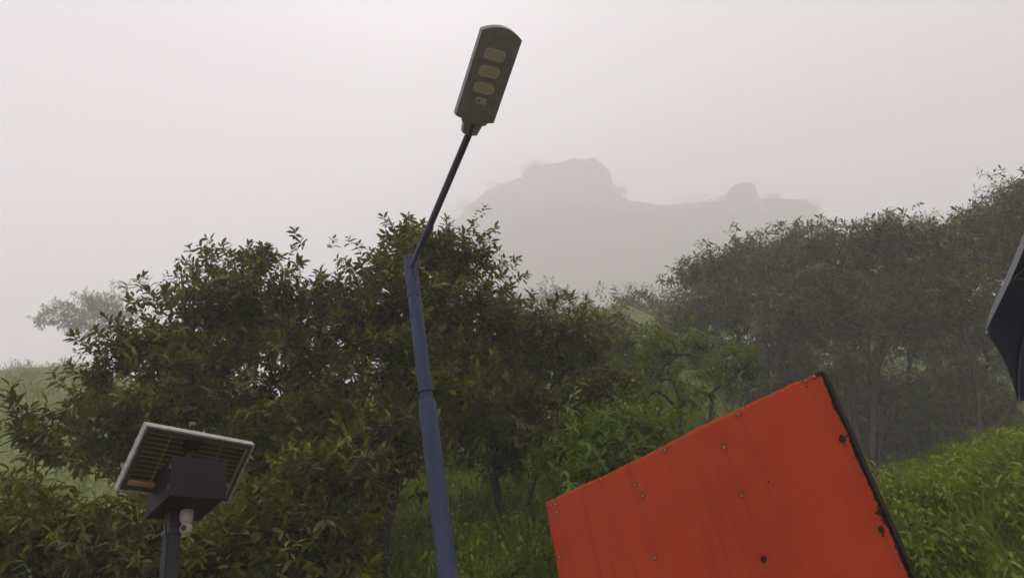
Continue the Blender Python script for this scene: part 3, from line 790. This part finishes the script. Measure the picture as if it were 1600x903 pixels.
def street_lamp():
    Y = 5.0
    top = at(640, 402, Y); b = np.array([top[0], Y, 0.0]); H = top[2]
    L = thing('street_lamp', b, 'blue stepped steel pole street lamp with angled arm and black solar head', 'street lamp')
    z1 = at(672, 625, Y)[2]; zc = at(645, 462, Y)[2]
    link('lower_pole', lathe_mesh('lower_pole', [(0.068, 0), (0.066, z1 - 0.05), (0.064, z1 - 0.012), (0.052, z1 + 0.004)], M['pole'], 28), L)
    link('upper_pole', lathe_mesh('upper_pole', [(0.0535, z1 - 0.06), (0.0525, H - 0.012), (0.0525, H - 0.01)], M['pole'], 28), L)
    link('joint_ring', lathe_mesh('joint_ring', [(0.0655, z1 + 0.06), (0.0575, z1 + 0.062), (0.0575, z1 + 0.075), (0.0535, z1 + 0.077)], M['pole'], 28), L)
    link('clamp_ring', lathe_mesh('clamp_ring', [(0.0535, zc - 0.02), (0.0595, zc - 0.018), (0.0595, zc + 0.018), (0.0535, zc + 0.02)], M['pole_dark'], 28), L)
    link('cap', lathe_mesh('cap', [(0.056, H - 0.03), (0.057, H - 0.002), (0.05, H + 0.004)], M['pole_dark'], 28), L)
    for a in (0.35, 0.35 + math.pi, 1.9):
        p = np.array([math.cos(a) * 0.05, math.sin(a) * 0.05, zc + 0.07]); q = p + np.array([math.cos(a), math.sin(a), 0]) * 0.032
        o = link('bolt', tube_mesh('bolt', [p, p + (q - p) * 0.55, p + (q - p) * 0.56, q], [0.007, 0.007, 0.013, 0.013], M['bolt'], 6), L)
    # arm
    s = np.array([0, 0, H - 0.13]); e = at(733, 208, 4.0) - b; e2 = at(787, 44, 3.36) - b
    ax = e2 - e; Llen = np.linalg.norm(ax); ax = ax / Llen
    adir = (e - s) / np.linalg.norm(e - s)
    link('arm', tube_mesh('arm', [s - adir * 0.02, s + adir * 0.3, e - ax * 0.02, e + ax * 0.12], [0.027] * 4, M['arm'], 16), L)
    link('weld_collar', tube_mesh('weld_collar', [s + adir * 0.035, s + adir * 0.05, s + adir * 0.065], [0.036, 0.037, 0.029], M['arm'], 16), L)
    # gusset plate welded under the arm
    g = bmesh.new(); side = np.cross(adir, [0, 0, 1.0]); side = side / np.linalg.norm(side) * 0.004
    pts = [s + adir * 0.03 + np.array([0, 0, -0.18]), s + adir * 0.03, s + adir * 0.26]
    vs = [g.verts.new(p + side) for p in pts] + [g.verts.new(p - side) for p in pts]
    g.faces.new(vs[:3]); g.faces.new(vs[3:])
    for i in range(3): g.faces.new((vs[i], vs[(i + 1) % 3], vs[3 + (i + 1) % 3], vs[3 + i]))
    link('gusset', bm_mesh('gusset', g, M['arm']), L)
    # head: local x = width, y = along the axis, z = up (the lit side faces -z)
    zx = np.cross(ax, [0, 0, 1.0]); zx /= np.linalg.norm(zx); zz = np.cross(zx, ax)
    hm = Matrix(((zx[0], ax[0], zz[0], e[0]), (zx[1], ax[1], zz[1], e[1]), (zx[2], ax[2], zz[2], e[2]), (0, 0, 0, 1)))
    W = 0.152
    poly = [(-0.058, 0.0), (-0.018, -0.012), (0.02, -0.012), (0.058, 0.0), (0.066, 0.05), (0.075, 0.085), (0.095, 0.105), (W, 0.12)]
    poly += [(W, Llen - 0.045)]
    poly += [(W * x, Llen - 0.045 + 0.05 * (1 - x * x)) for x in np.linspace(0.85, -0.85, 11)]
    poly += [(-W, Llen - 0.045), (-W, 0.12), (-0.095, 0.105), (-0.075, 0.085), (-0.066, 0.05)]
    body = link('lamp_head', prism_mesh('lamp_head', poly, -0.022, 0.03, M['black_plastic'], 0.006), L)
    body.matrix_local = hm
    def rrect(cx, cy_, hx, hy, r, n=6):
        out = []
        for (sx, sy, a0) in ((1, 1, 0), (-1, 1, 90), (-1, -1, 180), (1, -1, 270)):
            for k in range(n + 1):
                a = math.radians(a0 + 90 * k / n); out.append((cx + sx * (hx - r) + r * math.cos(a), cy_ + sy * (hy - r) + r * math.sin(a)))
        return out
    # raised rim plate and inset panel line
    link('lower_cover', prism_mesh('lower_cover', rrect(0, 0.17, 0.10, 0.085, 0.02), -0.028, -0.0221, M['black_plastic']), body)
    link('solar_top', prism_mesh('solar_top', rrect(0, Llen * 0.55, 0.12, Llen * 0.34, 0.01), 0.0301, 0.036, M['bolt']), body)
    for k, yy in enumerate((0.35, 0.46, 0.575)):
        y0 = Llen * (0.455 + 0.155 * k)
        fr = link('lens_frame', prism_mesh('lens_frame', rrect(0.012, y0, 0.086, 0.047, 0.034), -0.027, -0.0221, M['black_plastic']), body)
        le = link('led_lens', prism_mesh('led_lens', rrect(0.012, y0, 0.078, 0.040, 0.03), -0.031, -0.0271, M['lens'], 0.002), body)
        bm = bmesh.new()
        for cx in np.linspace(-0.042, 0.066, 5): bm_box(bm, cx, y0, -0.0318, 0.006, 0.052, 0.0014)
        for cy_ in (-0.018, 0.018): pass
        link('led_strip', bm_mesh('led_strip', bm, M['led_chip']), le)
    y0 = Llen * 0.335
    sn = link('motion_sensor', prism_mesh('motion_sensor', rrect(0.0, y0, 0.042, 0.022, 0.006), -0.031, -0.0221, M['lens'], 0.002), body)
    link('sensor_eye', prism_mesh('sensor_eye', rrect(0.02, y0, 0.012, 0.012, 0.011), -0.036, -0.0311, M['black_plastic']), sn)
street_lamp()

# ------------------------------------------------------------------ solar panel post with camera
M['alu'] = simple_mat('aluminium_frame', (0.26, 0.25, 0.25), (0.44, 0.42, 0.41), 30, 0.5, 0.3)
M['frame_dark'] = simple_mat('frame_underside', (0.035, 0.036, 0.04), (0.06, 0.06, 0.065), 20, 0.6)
M['box'] = simple_mat('box_paint', (0.009, 0.009, 0.010), (0.018, 0.017, 0.018), 12, 0.55, spec=0.15)
M['post'] = simple_mat('post_paint', (0.022, 0.022, 0.027), (0.045, 0.045, 0.05), 9, 0.5, spec=0.15)
M['white_plastic'] = simple_mat('white_plastic', (0.45, 0.42, 0.37), (0.58, 0.54, 0.48), 25, 0.4)
M['copper'] = simple_mat('copper_strip', (0.36, 0.20, 0.10), (0.48, 0.29, 0.16), 30, 0.5)
M['pink'] = simple_mat('cable_gland', (0.5, 0.25, 0.2), (0.6, 0.33, 0.26), 20, 0.4)
M['lens_black'] = simple_mat('camera_lens', (0.008, 0.008, 0.01), (0.012, 0.012, 0.014), 10, 0.15)
def translucent_mat(name, col, tcol, mix):
    mt, n, l, b = new_mat(name)
    b.inputs['Base Color'].default_value = (*col, 1); b.inputs['Roughness'].default_value = 0.4
    tr = n.new('ShaderNodeBsdfTranslucent'); tr.inputs['Color'].default_value = (*tcol, 1)
    mx = n.new('ShaderNodeMixShader'); mx.inputs[0].default_value = mix
    l.new(b.outputs[0], mx.inputs[1]); l.new(tr.outputs[0], mx.inputs[2]); l.new(mx.outputs[0], n['Material Output'].inputs['Surface'])
    return mt
M['cell'] = translucent_mat('solar_cell', (0.09, 0.10, 0.028), (0.10, 0.11, 0.025), 0.55)
M['backsheet'] = translucent_mat('backsheet', (0.3, 0.3, 0.2), (0.35, 0.34, 0.2), 0.6)

def solar_post():
    e = np.array([0.578, 0.816, 0.0]); n = np.array([-0.816, 0.578, 0.0]); up = np.array([0, 0, 1.0])
    BL = atz(264, 774, 3.40)
    pc = BL + e * 0.187 + n * 0.30
    b = np.array([pc[0], pc[1], 0.0])
    S = thing('solar_camera_post', b, 'dark post carrying a tilted solar panel, black box and white camera', 'solar post')
    rot = Matrix(((e[0], n[0], 0, 0), (e[1], n[1], 0, 0), (0, 0, 1, 0), (0, 0, 0, 1)))
    S.matrix_world = Matrix.Translation(Vector(b)) @ rot        # local x = along the panel, y = away, z = up
    loc = lambda p: np.array([(p - b) @ e, (p - b) @ n, p[2]])
    bm = bmesh.new(); bm_box(bm, 0, 0, 1.72, 0.085, 0.085, 3.44, 0.008)
    link('post', bm_mesh('post', bm, M['post']), S)
    bm = bmesh.new(); bm_box(bm, 0, 0, 0.01, 0.3, 0.3, 0.02, 0.004)
    link('base_plate', bm_mesh('base_plate', bm, M['post']), S)
    # battery box
    bl = loc(BL); w, dp, h = 0.36, 0.46, 0.26
    bt = Matrix.Translation((bl[0], bl[1], 3.40)) @ Matrix.Rotation(math.radians(-9), 4, 'Z')   # the box hangs a little askew
    bm = bmesh.new(); bm_box(bm, w / 2, dp / 2, h / 2, w, dp, h, 0.006)
    box = link('battery_box', bm_mesh('battery_box', bm, M['box']), S); box.matrix_local = bt
    bm = bmesh.new(); bm_box(bm, w / 2, -0.004, h / 2, w + 0.008, 0.0075, h + 0.01, 0.003)
    link('box_lid', bm_mesh('box_lid', bm, M['box']), box)
    for zz in (0.06, 0.2):
        bm = bmesh.new(); bm_box(bm, -0.006, 0.012, zz, 0.010, 0.03, 0.035, 0.002)
        link('hinge', bm_mesh('hinge', bm, M['bolt']), box)
    for (sx, sz) in ((0.015, 0.015), (w - 0.015, 0.015), (0.015, h - 0.015), (w - 0.015, h - 0.015)):
        link('screw', tube_mesh('screw', [np.array([sx, -0.0075, sz]), np.array([sx, -0.0105, sz])], [0.006, 0.005], M['bolt'], 8), box)
    # gland on the right side
    g0 = np.array([w, 0.07, 0.12])
    link('cable_gland', tube_mesh('cable_gland', [g0 - [0.002, 0, 0], g0 + [0.03, 0, 0]], [0.026, 0.024], M['box'], 14), box)
    link('gland_cap', tube_mesh('gland_cap', [g0 + [0.03, 0, 0.004], g0 + [0.045, 0, 0.004]], [0.015, 0.011], M['pink'], 14), box)
    # panel
    UL = atz(225, 658, 3.9); ULl = loc(UL)
    tw, tl = 0.80, 0.47; tilt = math.radians(44)
    px = np.array([1.0, 0, 0]); py = np.array([0, math.cos(tilt), -math.sin(tilt)]); pz = np.array([0, math.sin(tilt), math.cos(tilt)])
    pm = Matrix(((1, 0, 0, ULl[0]), (0, py[1], pz[1], ULl[1]), (0, py[2], pz[2], ULl[2]), (0, 0, 0, 1)))
    fr = bmesh.new(); t = 0.062; wd = 0.014
    bm_box(fr, tw / 2, wd / 2, -t / 2, tw, wd, t, 0.002); bm_box(fr, tw / 2, tl - wd / 2, -t / 2, tw, wd, t, 0.002)
    bm_box(fr, wd / 2, tl / 2, -t / 2, wd, tl - 2 * wd - 0.002, t, 0.002); bm_box(fr, tw - wd / 2, tl / 2, -t / 2, wd, tl - 2 * wd - 0.002, t, 0.002)
    pan = link('panel_frame', bm_mesh('panel_frame', fr, M['alu']), S); pan.matrix_local = pm
    # inner lips (dark underside of the frame)
    lp = bmesh.new(); lw = 0.03
    bm_box(lp, tw / 2, wd + lw / 2, -t + 0.002, tw - 2 * wd - 0.004, lw, 0.003); bm_box(lp, tw / 2, tl - wd - lw / 2, -t + 0.002, tw - 2 * wd - 0.004, lw, 0.003)
    for xx in (wd + lw / 2, tw - wd - lw / 2): bm_box(lp, xx, tl / 2, -t + 0.0021, lw, tl - 2 * wd - 2 * lw - 0.006, 0.003)
    link('frame_lip', bm_mesh('frame_lip', lp, M['frame_dark']), pan)
    bs = bmesh.new(); bm_box(bs, tw / 2, tl / 2, -0.006, tw - 2 * wd - 0.004, tl - 2 * wd - 0.004, 0.003)
    link('backsheet', bm_mesh('backsheet', bs, M['backsheet']), pan)
    cb = bmesh.new(); nx, ny = 4, 12; cw, ch = (tw - 0.05) / nx, (tl - 0.07) / ny
    bm_box(cb, 0, 0, 0, cw - 0.008, ch - 0.006, 0.002)
    cm = bm_mesh('solar_cell', cb, M['cell'])
    for i in range(nx):
        for j in range(ny):
            link('solar_cell', cm, pan, (0.025 + cw * (i + 0.5), 0.032 + ch * (j + 0.5), -0.0092))
    st = bmesh.new(); bm_box(st, tw * 0.25, tl - 0.062, -0.050, tw * 0.38, 0.034, 0.012, 0.003)
    link('copper_strip', bm_mesh('copper_strip', st, M['copper']), pan)
    jb = bmesh.new(); bm_box(jb, tw * 0.46, 0.075, -0.026, 0.10, 0.11, 0.03, 0.006)
    link('junction_box', bm_mesh('junction_box', jb, M['box']), pan)
    # bracket from box to panel
    p0 = np.array([bl[0] + w * 0.4, bl[1] + 0.15, 3.64]); p1 = ULl + px * tw * 0.46 + py * 0.16 - pz * 0.04
    link('bracket', tube_mesh('bracket', [p0, (p0 + p1) / 2, p1], [0.03, 0.03, 0.03], M['post'], 8), S)
    # camera hanging under the box
    c = loc(atz(292, 797, 3.40)); c[2] = 3.40
    me = lathe_mesh('camera_mount', [(0.040, -0.001), (0.044, -0.02), (0.042, -0.06), (0.030, -0.085), (0.022, -0.095)], M['white_plastic'], 24, 60)
    cb_ = link('camera_mount', me, S, Vector(c))
    bmb = bmesh.new(); bmesh.ops.create_uvsphere(bmb, u_segments=28, v_segments=18, radius=0.041)
    hd = link('camera_ball', bm_mesh('camera_ball', bmb, M['white_plastic'], True), cb_, (0.002, 0, -0.122))
    q = np.array([-0.75, -0.6, -0.1]); q /= np.linalg.norm(q)
    link('camera_lens', tube_mesh('camera_lens', [q * 0.030, q * 0.046], [0.020, 0.018], M['lens_black'], 18), hd)
    # cable down the post
    cp = [np.array([-0.07, -0.05, 3.40]), np.array([-0.075, -0.055, 3.3]), np.array([-0.05, -0.05, 3.2]), np.array([-0.048, -0.048, 2.6]), np.array([-0.048, -0.048, 0.1])]
    link('cable', tube_mesh('cable', cp, [0.006] * 5, M['box'], 6), S)
    bm = bmesh.new(); bm_box(bm, 0, 0, 3.27, 0.097, 0.097, 0.03, 0.003)
    link('clamp', bm_mesh('clamp', bm, M['bolt']), S)
solar_post()

# ------------------------------------------------------------------ orange board
def board_paint():
    mt, n, l, b = new_mat('orange_paint')
    tc = n.new('ShaderNodeTexCoord')
    def nz(scale, stretch=(1, 1, 1), det=5):
        mp = n.new('ShaderNodeMapping'); mp.inputs['Scale'].default_value = stretch
        t = n.new('ShaderNodeTexNoise'); t.inputs['Scale'].default_value = scale; t.inputs['Detail'].default_value = det
        l.new(tc.outputs['Object'], mp.inputs[0]); l.new(mp.outputs[0], t.inputs['Vector']); return t
    a = nz(2.2); st = nz(3.5, (5, 1, 0.35), 6); sp = nz(60, (1, 1, 1), 3)
    r = ramp(n, [(0.25, (0.37, 0.041, 0.012)), (0.72, (0.49, 0.062, 0.019))])
    l.new(a.outputs['Fac'], r.inputs[0])
    # dirty run marks
    rs = ramp(n, [(0.54, (0, 0, 0)), (0.8, (0.7, 0.7, 0.7))]); l.new(st.outputs['Fac'], rs.inputs[0])
    mx = n.new('ShaderNodeMix'); mx.data_type = 'RGBA'; mx.inputs[7].default_value = (0.20, 0.03, 0.014, 1)
    dr = n.new('ShaderNodeAttribute'); dr.attribute_name = 'drip'
    dm = n.new('ShaderNodeMath'); dm.operation = 'MAXIMUM'
    l.new(rs.outputs[0], dm.inputs[0]); l.new(dr.outputs['Fac'], dm.inputs[1])
    l.new(dm.outputs[0], mx.inputs[0]); l.new(r.outputs[0], mx.inputs[6])
    # rust eaten rim (painted mask carried by the mesh)
    at_ = n.new('ShaderNodeAttribute'); at_.attribute_name = 'rim'
    sb = n.new('ShaderNodeMath'); sb.operation = 'MULTIPLY_ADD'; sb.inputs[1].default_value = 0.9; sb.inputs[2].default_value = -0.45
    l.new(sp.outputs['Fac'], sb.inputs[0])
    mid = nz(16, (1, 1, 1), 4)
    sb2 = n.new('ShaderNodeMath'); sb2.operation = 'MULTIPLY_ADD'; sb2.inputs[1].default_value = 1.1; sb2.inputs[2].default_value = -0.55
    l.new(mid.outputs['Fac'], sb2.inputs[0])
    s1 = n.new('ShaderNodeMath'); l.new(at_.outputs['Fac'], s1.inputs[0]); l.new(sb.outputs[0], s1.inputs[1])
    s2 = n.new('ShaderNodeMath'); l.new(s1.outputs[0], s2.inputs[0]); l.new(sb2.outputs[0], s2.inputs[1])
    rr = ramp(n, [(0.60, (0, 0, 0)), (0.68, (1, 1, 1))]); l.new(s2.outputs[0], rr.inputs[0])
    m2 = n.new('ShaderNodeMix'); m2.data_type = 'RGBA'; m2.inputs[7].default_value = (0.022, 0.014, 0.011, 1)
    l.new(rr.outputs[0], m2.inputs[0]); l.new(mx.outputs[2], m2.inputs[6]); l.new(m2.outputs[2], b.inputs['Base Color'])
    b.inputs['Roughness'].default_value = 0.55
    b.inputs['Specular IOR Level'].default_value = 0.15
    bp = n.new('ShaderNodeBump'); bp.inputs['Strength'].default_value = 0.12; bp.inputs['Distance'].default_value = 0.01
    l.new(sp.outputs['Fac'], bp.inputs['Height']); l.new(bp.outputs[0], b.inputs['Normal'])
    return mt
M['orange'] = board_paint()
M['rust'] = simple_mat('rust', (0.012, 0.009, 0.008), (0.035, 0.02, 0.015), 40, 0.85, bump=0.5)
M['rust_ring'] = simple_mat('rust_ring', (0.10, 0.03, 0.018), (0.20, 0.05, 0.025), 60, 0.8)
M['rivet'] = simple_mat('rivet', (0.25, 0.16, 0.12), (0.45, 0.36, 0.30), 60, 0.45, 0.4)

def orange_board():
    H = 2.6
    TL, TR = atz(850, 786, H), atz(1279, 579, H)
    W = np.linalg.norm(TR - TL); e = (TR - TL) / W; nrm = np.array([e[1], -e[0], 0.0])   # faces the camera
    if nrm @ (CAM - TL) < 0: nrm = -nrm
    BH = 1.55                                                       # board height
    base = TL + e * W / 2; base[2] = 0
    o = thing('sign_board', base, 'weathered orange sheet metal board with rivets and rusted edge', 'board')
    o.matrix_world = Matrix(((e[0], -nrm[0], 0, base[0]), (e[1], -nrm[1], 0, base[1]), (0, 0, 1, 0), (0, 0, 0, 1)))  # local -y faces the camera
    def uv(px, py):
        d = ray(px, py); t = ((TL - CAM) @ nrm) / (d @ nrm); p = CAM + d * t
        return (p - TL) @ e - W / 2, p[2]
    riv = [(858, 788), (866, 787), (868, 800), (991, 757), (1038, 703), (1130, 698), (1153, 647), (1158, 774), (1259, 594), (1272, 588), (938, 748), (873, 870), (1022, 871), (1004, 775)]
    holes = [(1316, 685, 0.013), (1376, 827, 0.012), (1192, 873, 0.013), (1200, 752, 0.004), (1003, 776, 0.003), (918, 805, 0.003), (1203, 770, 0.003), (1318, 695, 0.003), (1379, 836, 0.004), (1260, 604, 0.004)]
    ruv = [uv(*p) for p in riv]; huv = [uv(a, c) for a, c, _ in holes]
    nx, nz = 120, 126
    xs = np.linspace(-W / 2, W / 2, nx); zs = np.linspace(H - BH, H, nz)
    V = np.zeros((nz, nx, 3)); rim = np.zeros((nz, nx)); drip = np.zeros((nz, nx))
    XX, ZZ = np.meshgrid(xs, zs)
    for k, (u, v) in enumerate(ruv + huv[:3]):                     # dirt run down from every fixing
        ln = (0.10, 0.22, 0.15, 0.30)[k % 4]; dz = v - ZZ
        drip = np.maximum(drip, 0.42 * np.exp(-((XX - u - 0.06 * np.maximum(dz, 0)) / (0.009 + 0.03 * np.maximum(dz, 0))) ** 2) * np.exp(-np.maximum(dz, 0) / ln) * (dz > -0.006))
        drip = np.maximum(drip, 0.85 * np.exp(-((XX - u) ** 2 + (ZZ - v) ** 2) / 0.00022))
    for j, z in enumerate(zs):
        for i, x in enumerate(xs):
            y = 0.014 * mnoise.noise(Vector((x * 2.0, z * 2.0, 3.0))) + 0.004 * mnoise.noise(Vector((x * 5, z * 4, 9.0)))
            dent = 0.0
            for (u, v) in ruv + huv[:3]:
                dd = (u - x) ** 2 + (v - z) ** 2
                if dd < 0.06: dent = max(dent, 0.006 * math.exp(-dd / 0.004))
            y += dent
            V[j, i] = (x, y, z)
            dr = min(W / 2 - x, 9); dt = H - z; dl = x + W / 2
            rim[j, i] = max(0.66 * math.exp(-dr / 0.009), 0.40 * math.exp(-dt / 0.005), 0.30 * math.exp(-dl / 0.005))
            dc = math.hypot(W / 2 - x, (H - z) * 1.3)
            rim[j, i] = max(rim[j, i], 1.0 * math.exp(-(dc / 0.045) ** 2))
            for k, (u, v) in enumerate(huv[:3]):
                rim[j, i] = max(rim[j, i], 0.62 * math.exp(-(((u - x) ** 2 + (v - z) ** 2) / 0.0006)))
            u, v = huv[1]; ed = math.hypot((x - W / 2), (z - v - 0.05) * 0.7); rim[j, i] = max(rim[j, i], 0.72 * math.exp(-(ed / 0.03) ** 2))
    # chewed edges
    for i, x in enumerate(xs):
        V[-1, i, 2] += 0.006 * mnoise.noise(Vector((x * 14, 1, 0))) + 0.004 * mnoise.noise(Vector((x * 50, 2, 0))) + 0.012 * mnoise.noise(Vector((x * 2.2, 5, 0)))
    for j, z in enumerate(zs):
        V[j, -1, 0] += 0.004 * mnoise.noise(Vector((z * 12, 1, 4))) + 0.003 * mnoise.noise(Vector((z * 45, 2, 4)))
        V[j, 0, 0] += 0.005 * mnoise.noise(Vector((z * 10, 1, 8))) + 0.003 * mnoise.noise(Vector((z * 40, 2, 8)))
    i = (np.arange(nz - 1)[:, None] * nx + np.arange(nx - 1)).ravel()
    T = np.stack([i, i + 1, i + 1 + nx, i + nx], 1)
    Vf = V.reshape(-1, 3); back = Vf + [0, 0.0022, 0]; NN = len(Vf)
    ring = np.concatenate([np.arange(nx), np.arange(1, nz) * nx + nx - 1, (nz - 1) * nx + np.arange(nx - 2, -1, -1), np.arange(nz - 2, 0, -1) * nx])
    r2 = np.roll(ring, -1)
    Tb = T[:, ::-1] + NN
    Ts = np.stack([ring, ring + NN, r2 + NN, r2], 1)
    me = fast_mesh('sheet', np.concatenate([Vf, back]), np.concatenate([T, Tb, Ts]), M['orange'])
    at_ = me.attributes.new('rim', 'FLOAT', 'POINT'); at_.data.foreach_set('value', np.concatenate([rim.ravel(), rim.ravel()]).astype(np.float32))
    at2 = me.attributes.new('drip', 'FLOAT', 'POINT'); at2.data.foreach_set('value', np.concatenate([drip.ravel(), drip.ravel()]).astype(np.float32))
    sheet = link('sheet', me, o)
    # rivets with rusty rings
    rm = lathe_mesh('rivet', [(0.0062, 0), (0.0058, 0.002), (0.0035, 0.0038), (0.001, 0.0042)], M['rivet'], 12)
    rg = lathe_mesh('rust_ring', [(0.0095, 0), (0.009, 0.0008)], M['rust_ring'], 12)
    Rq = Matrix.Rotation(math.radians(90), 4, 'X')
    def surf(u, v):
        i = int(round((u + W / 2) / W * (nx - 1))); j = int(round((v - (H - BH)) / BH * (nz - 1)))
        return V[min(max(j, 0), nz - 1), min(max(i, 0), nx - 1), 1]
    for k, (u, v) in enumerate(ruv):
        s = 0.8 + 0.35 * random.random()
        a = link('rivet', rm, sheet); a.matrix_local = Matrix.Translation((u, surf(u, v) - 0.0012, v)) @ Rq @ Matrix.Scale(s, 4)
        c = link('rust_ring', rg, a); 
    for k, ((px, py, s), (u, v)) in enumerate(zip(holes, huv)):
        bm = bmesh.new(); nn = 18
        ctr = bm.verts.new((0, -0.0035, 0)); vs = []
        for q in range(nn):
            a = 2 * math.pi * q / nn; r = s * (1 + 0.55 * mnoise.noise(Vector((math.cos(a) * 1.7 + k * 3, math.sin(a) * 1.7, 0))) + 0.25 * mnoise.noise(Vector((math.cos(a) * 5 + k, math.sin(a) * 5, 2))))
            vs.append(bm.verts.new((r * math.cos(a), -0.0012, r * math.sin(a))))
        for q in range(nn): bm.faces.new((ctr, vs[q], vs[(q + 1) % nn]))
        link('rust_hole', bm_mesh('rust_hole', bm, M['rust'], True), sheet, (u, surf(u, v) - 0.001, v))  # dark disc set proud of the sheet in place of a rusted-through hole
    # angle iron frame and posts behind
    def bar(name, x0, x1, z0, z1, y0, y1, parent):
        bm = bmesh.new(); bm_box(bm, (x0 + x1) / 2, (y0 + y1) / 2, (z0 + z1) / 2, x1 - x0, y1 - y0, z1 - z0, 0.002)
        return link(name, bm_mesh(name, bm, M['rust']), parent)
    f0 = 0.024
    bar('frame_bar', W / 2 - 0.040, W / 2 + 0.004, H - BH, H + 0.002, f0, f0 + 0.038, o)
    bar('frame_bar', -W / 2 + 0.006, -W / 2 + 0.044, H - BH, H - 0.012, f0, f0 + 0.038, o)
    bar('frame_bar', -W / 2 + 0.046, W / 2 - 0.042, H - 0.05, H - 0.014, f0, f0 + 0.038, o)
    bar('frame_bar', -W / 2 + 0.046, W / 2 - 0.042, H - BH + 0.005, H - BH + 0.043, f0, f0 + 0.038, o)
    bar('post', W / 2 - 0.040, W / 2 - 0.002, -0.05, H - BH - 0.001, f0, f0 + 0.038, o)
    bar('post', -W / 2 + 0.006, -W / 2 + 0.044, -0.05, H - BH - 0.001, f0, f0 + 0.038, o)
orange_board()

# ------------------------------------------------------------------ umbrella
def umbrella_mat():
    mt, n, l, b = new_mat('umbrella_cloth')
    geo = n.new('ShaderNodeNewGeometry')
    mx = n.new('ShaderNodeMix'); mx.data_type = 'RGBA'
    mx.inputs[6].default_value = (0.07, 0.075, 0.085, 1); mx.inputs[7].default_value = (0.012, 0.017, 0.055, 1)   # silvered outside, navy lining
    l.new(geo.outputs['Backfacing'], mx.inputs[0]); l.new(mx.outputs[2], b.inputs['Base Color'])
    b.inputs['Roughness'].default_value = 0.5
    return mt
def umbrella():
    c = np.array([1.900, 2.106, 2.577]); ax = np.array([-0.2353, 0.4469, 0.8631]); ax /= np.linalg.norm(ax)
    R, roll, n = 0.55, 0.2492, 8
    a = np.cross(ax, [0, 0, 1.0]); a /= np.linalg.norm(a); b_ = np.cross(ax, a)
    t_ground = c[2] / ax[2]; base = c - ax * (t_ground + 0.1); base_g = c - ax * t_ground
    U = thing('umbrella', base_g, 'dark navy umbrella with grey outside, cut off by the right edge', 'umbrella')
    depth = 0.19
    rows, segs = 10, 10
    def pt2(th, t):
        r = R * math.sin(t * 0.80) / math.sin(0.80)
        z = depth * (math.cos(t * 0.80) - math.cos(0.80)) / (1 - math.cos(0.80))
        f = (th - roll) / (2 * math.pi / n); f -= math.floor(f + 1e-9); f = min(max(f, 0), 1)
        ch = math.cos(math.pi / n) / math.cos((f - 0.5) * 2 * math.pi / n)
        s = ch * (1 - 0.03 * t ** 3 * math.sin(math.pi * f))
        return c + (a * math.cos(th) + b_ * math.sin(th)) * r * s + ax * z
    V = []; NT = n * segs
    for j in range(rows + 1):
        for k in range(NT): V.append(pt2(roll + 2 * math.pi * k / NT, max(j, 0.05) / rows) - base_g)
    T = []
    for j in range(rows):
        for k in range(NT): T.append((j * NT + k, (j + 1) * NT + k, (j + 1) * NT + (k + 1) % NT, j * NT + (k + 1) % NT))
    M['umbrella'] = umbrella_mat()
    V = np.array(V); T = np.array(T)
    # outward facing winding
    q = T[5]; nn = np.cross(V[q[1]] - V[q[0]], V[q[2]] - V[q[0]])
    if nn @ ax < 0: T = T[:, ::-1]
    link('canopy', fast_mesh('canopy', V, T, M['umbrella']), U)
    M['steel'] = simple_mat('umbrella_steel', (0.10, 0.10, 0.11), (0.2, 0.2, 0.2), 20, 0.35, 0.7)
    for k in range(n):
        th = roll + 2 * math.pi * k / n
        path = [pt2(th, t) - base_g - ax * 0.006 for t in np.linspace(0.06, 1.0, 8)]
        rib = link('rib', tube_mesh('rib', path, [0.003] * 8, M['steel'], 6), U)
        e = (path[-1] - path[-2]); e /= np.linalg.norm(e)
        link('rib_tip', tube_mesh('rib_tip', [path[-1] - e * 0.004, path[-1] + e * 0.014], [0.0045, 0.003], M['steel'], 8), rib)
        s0 = c - base_g - ax * 0.12
        link('stretcher', tube_mesh('stretcher', [s0, pt2(th, 0.5) - base_g - ax * 0.012], [0.0025, 0.0025], M['steel'], 5), U)
    link('shaft', tube_mesh('shaft', [base - base_g, c - base_g, c - base_g + ax * (depth + 0.06)], [0.011, 0.009, 0.006], M['steel'], 12), U)
umbrella()

# ------------------------------------------------------------------ haze
def haze():
    bm = bmesh.new()
    lo, hi = np.array([-560, -280, -150.0]), np.array([560, 640, 436.0])
    bm_box(bm, *((lo + hi) / 2), *(hi - lo))
    mt = bpy.data.materials.new('haze'); mt.use_nodes = True
    n, l = mt.node_tree.nodes, mt.node_tree.links
    n.clear()
    out = n.new('ShaderNodeOutputMaterial'); v = n.new('ShaderNodeVolumePrincipled')
    v.inputs['Color'].default_value = (0.99, 0.972, 0.965, 1)
    v.inputs['Density'].default_value = HAZE_DENSITY
    v.inputs['Density Attribute'].default_value = ''
    v.inputs['Temperature Attribute'].default_value = ''
    v.inputs['Anisotropy'].default_value = 0.1
    l.new(v.outputs[0], out.inputs['Volume'])
    o = link('haze', bm_mesh('haze', bm, mt))
    tag(o, 'thin white fog filling the air over the hillside', 'fog', kind='stuff')
HAZE_DENSITY = 0.0042
haze()
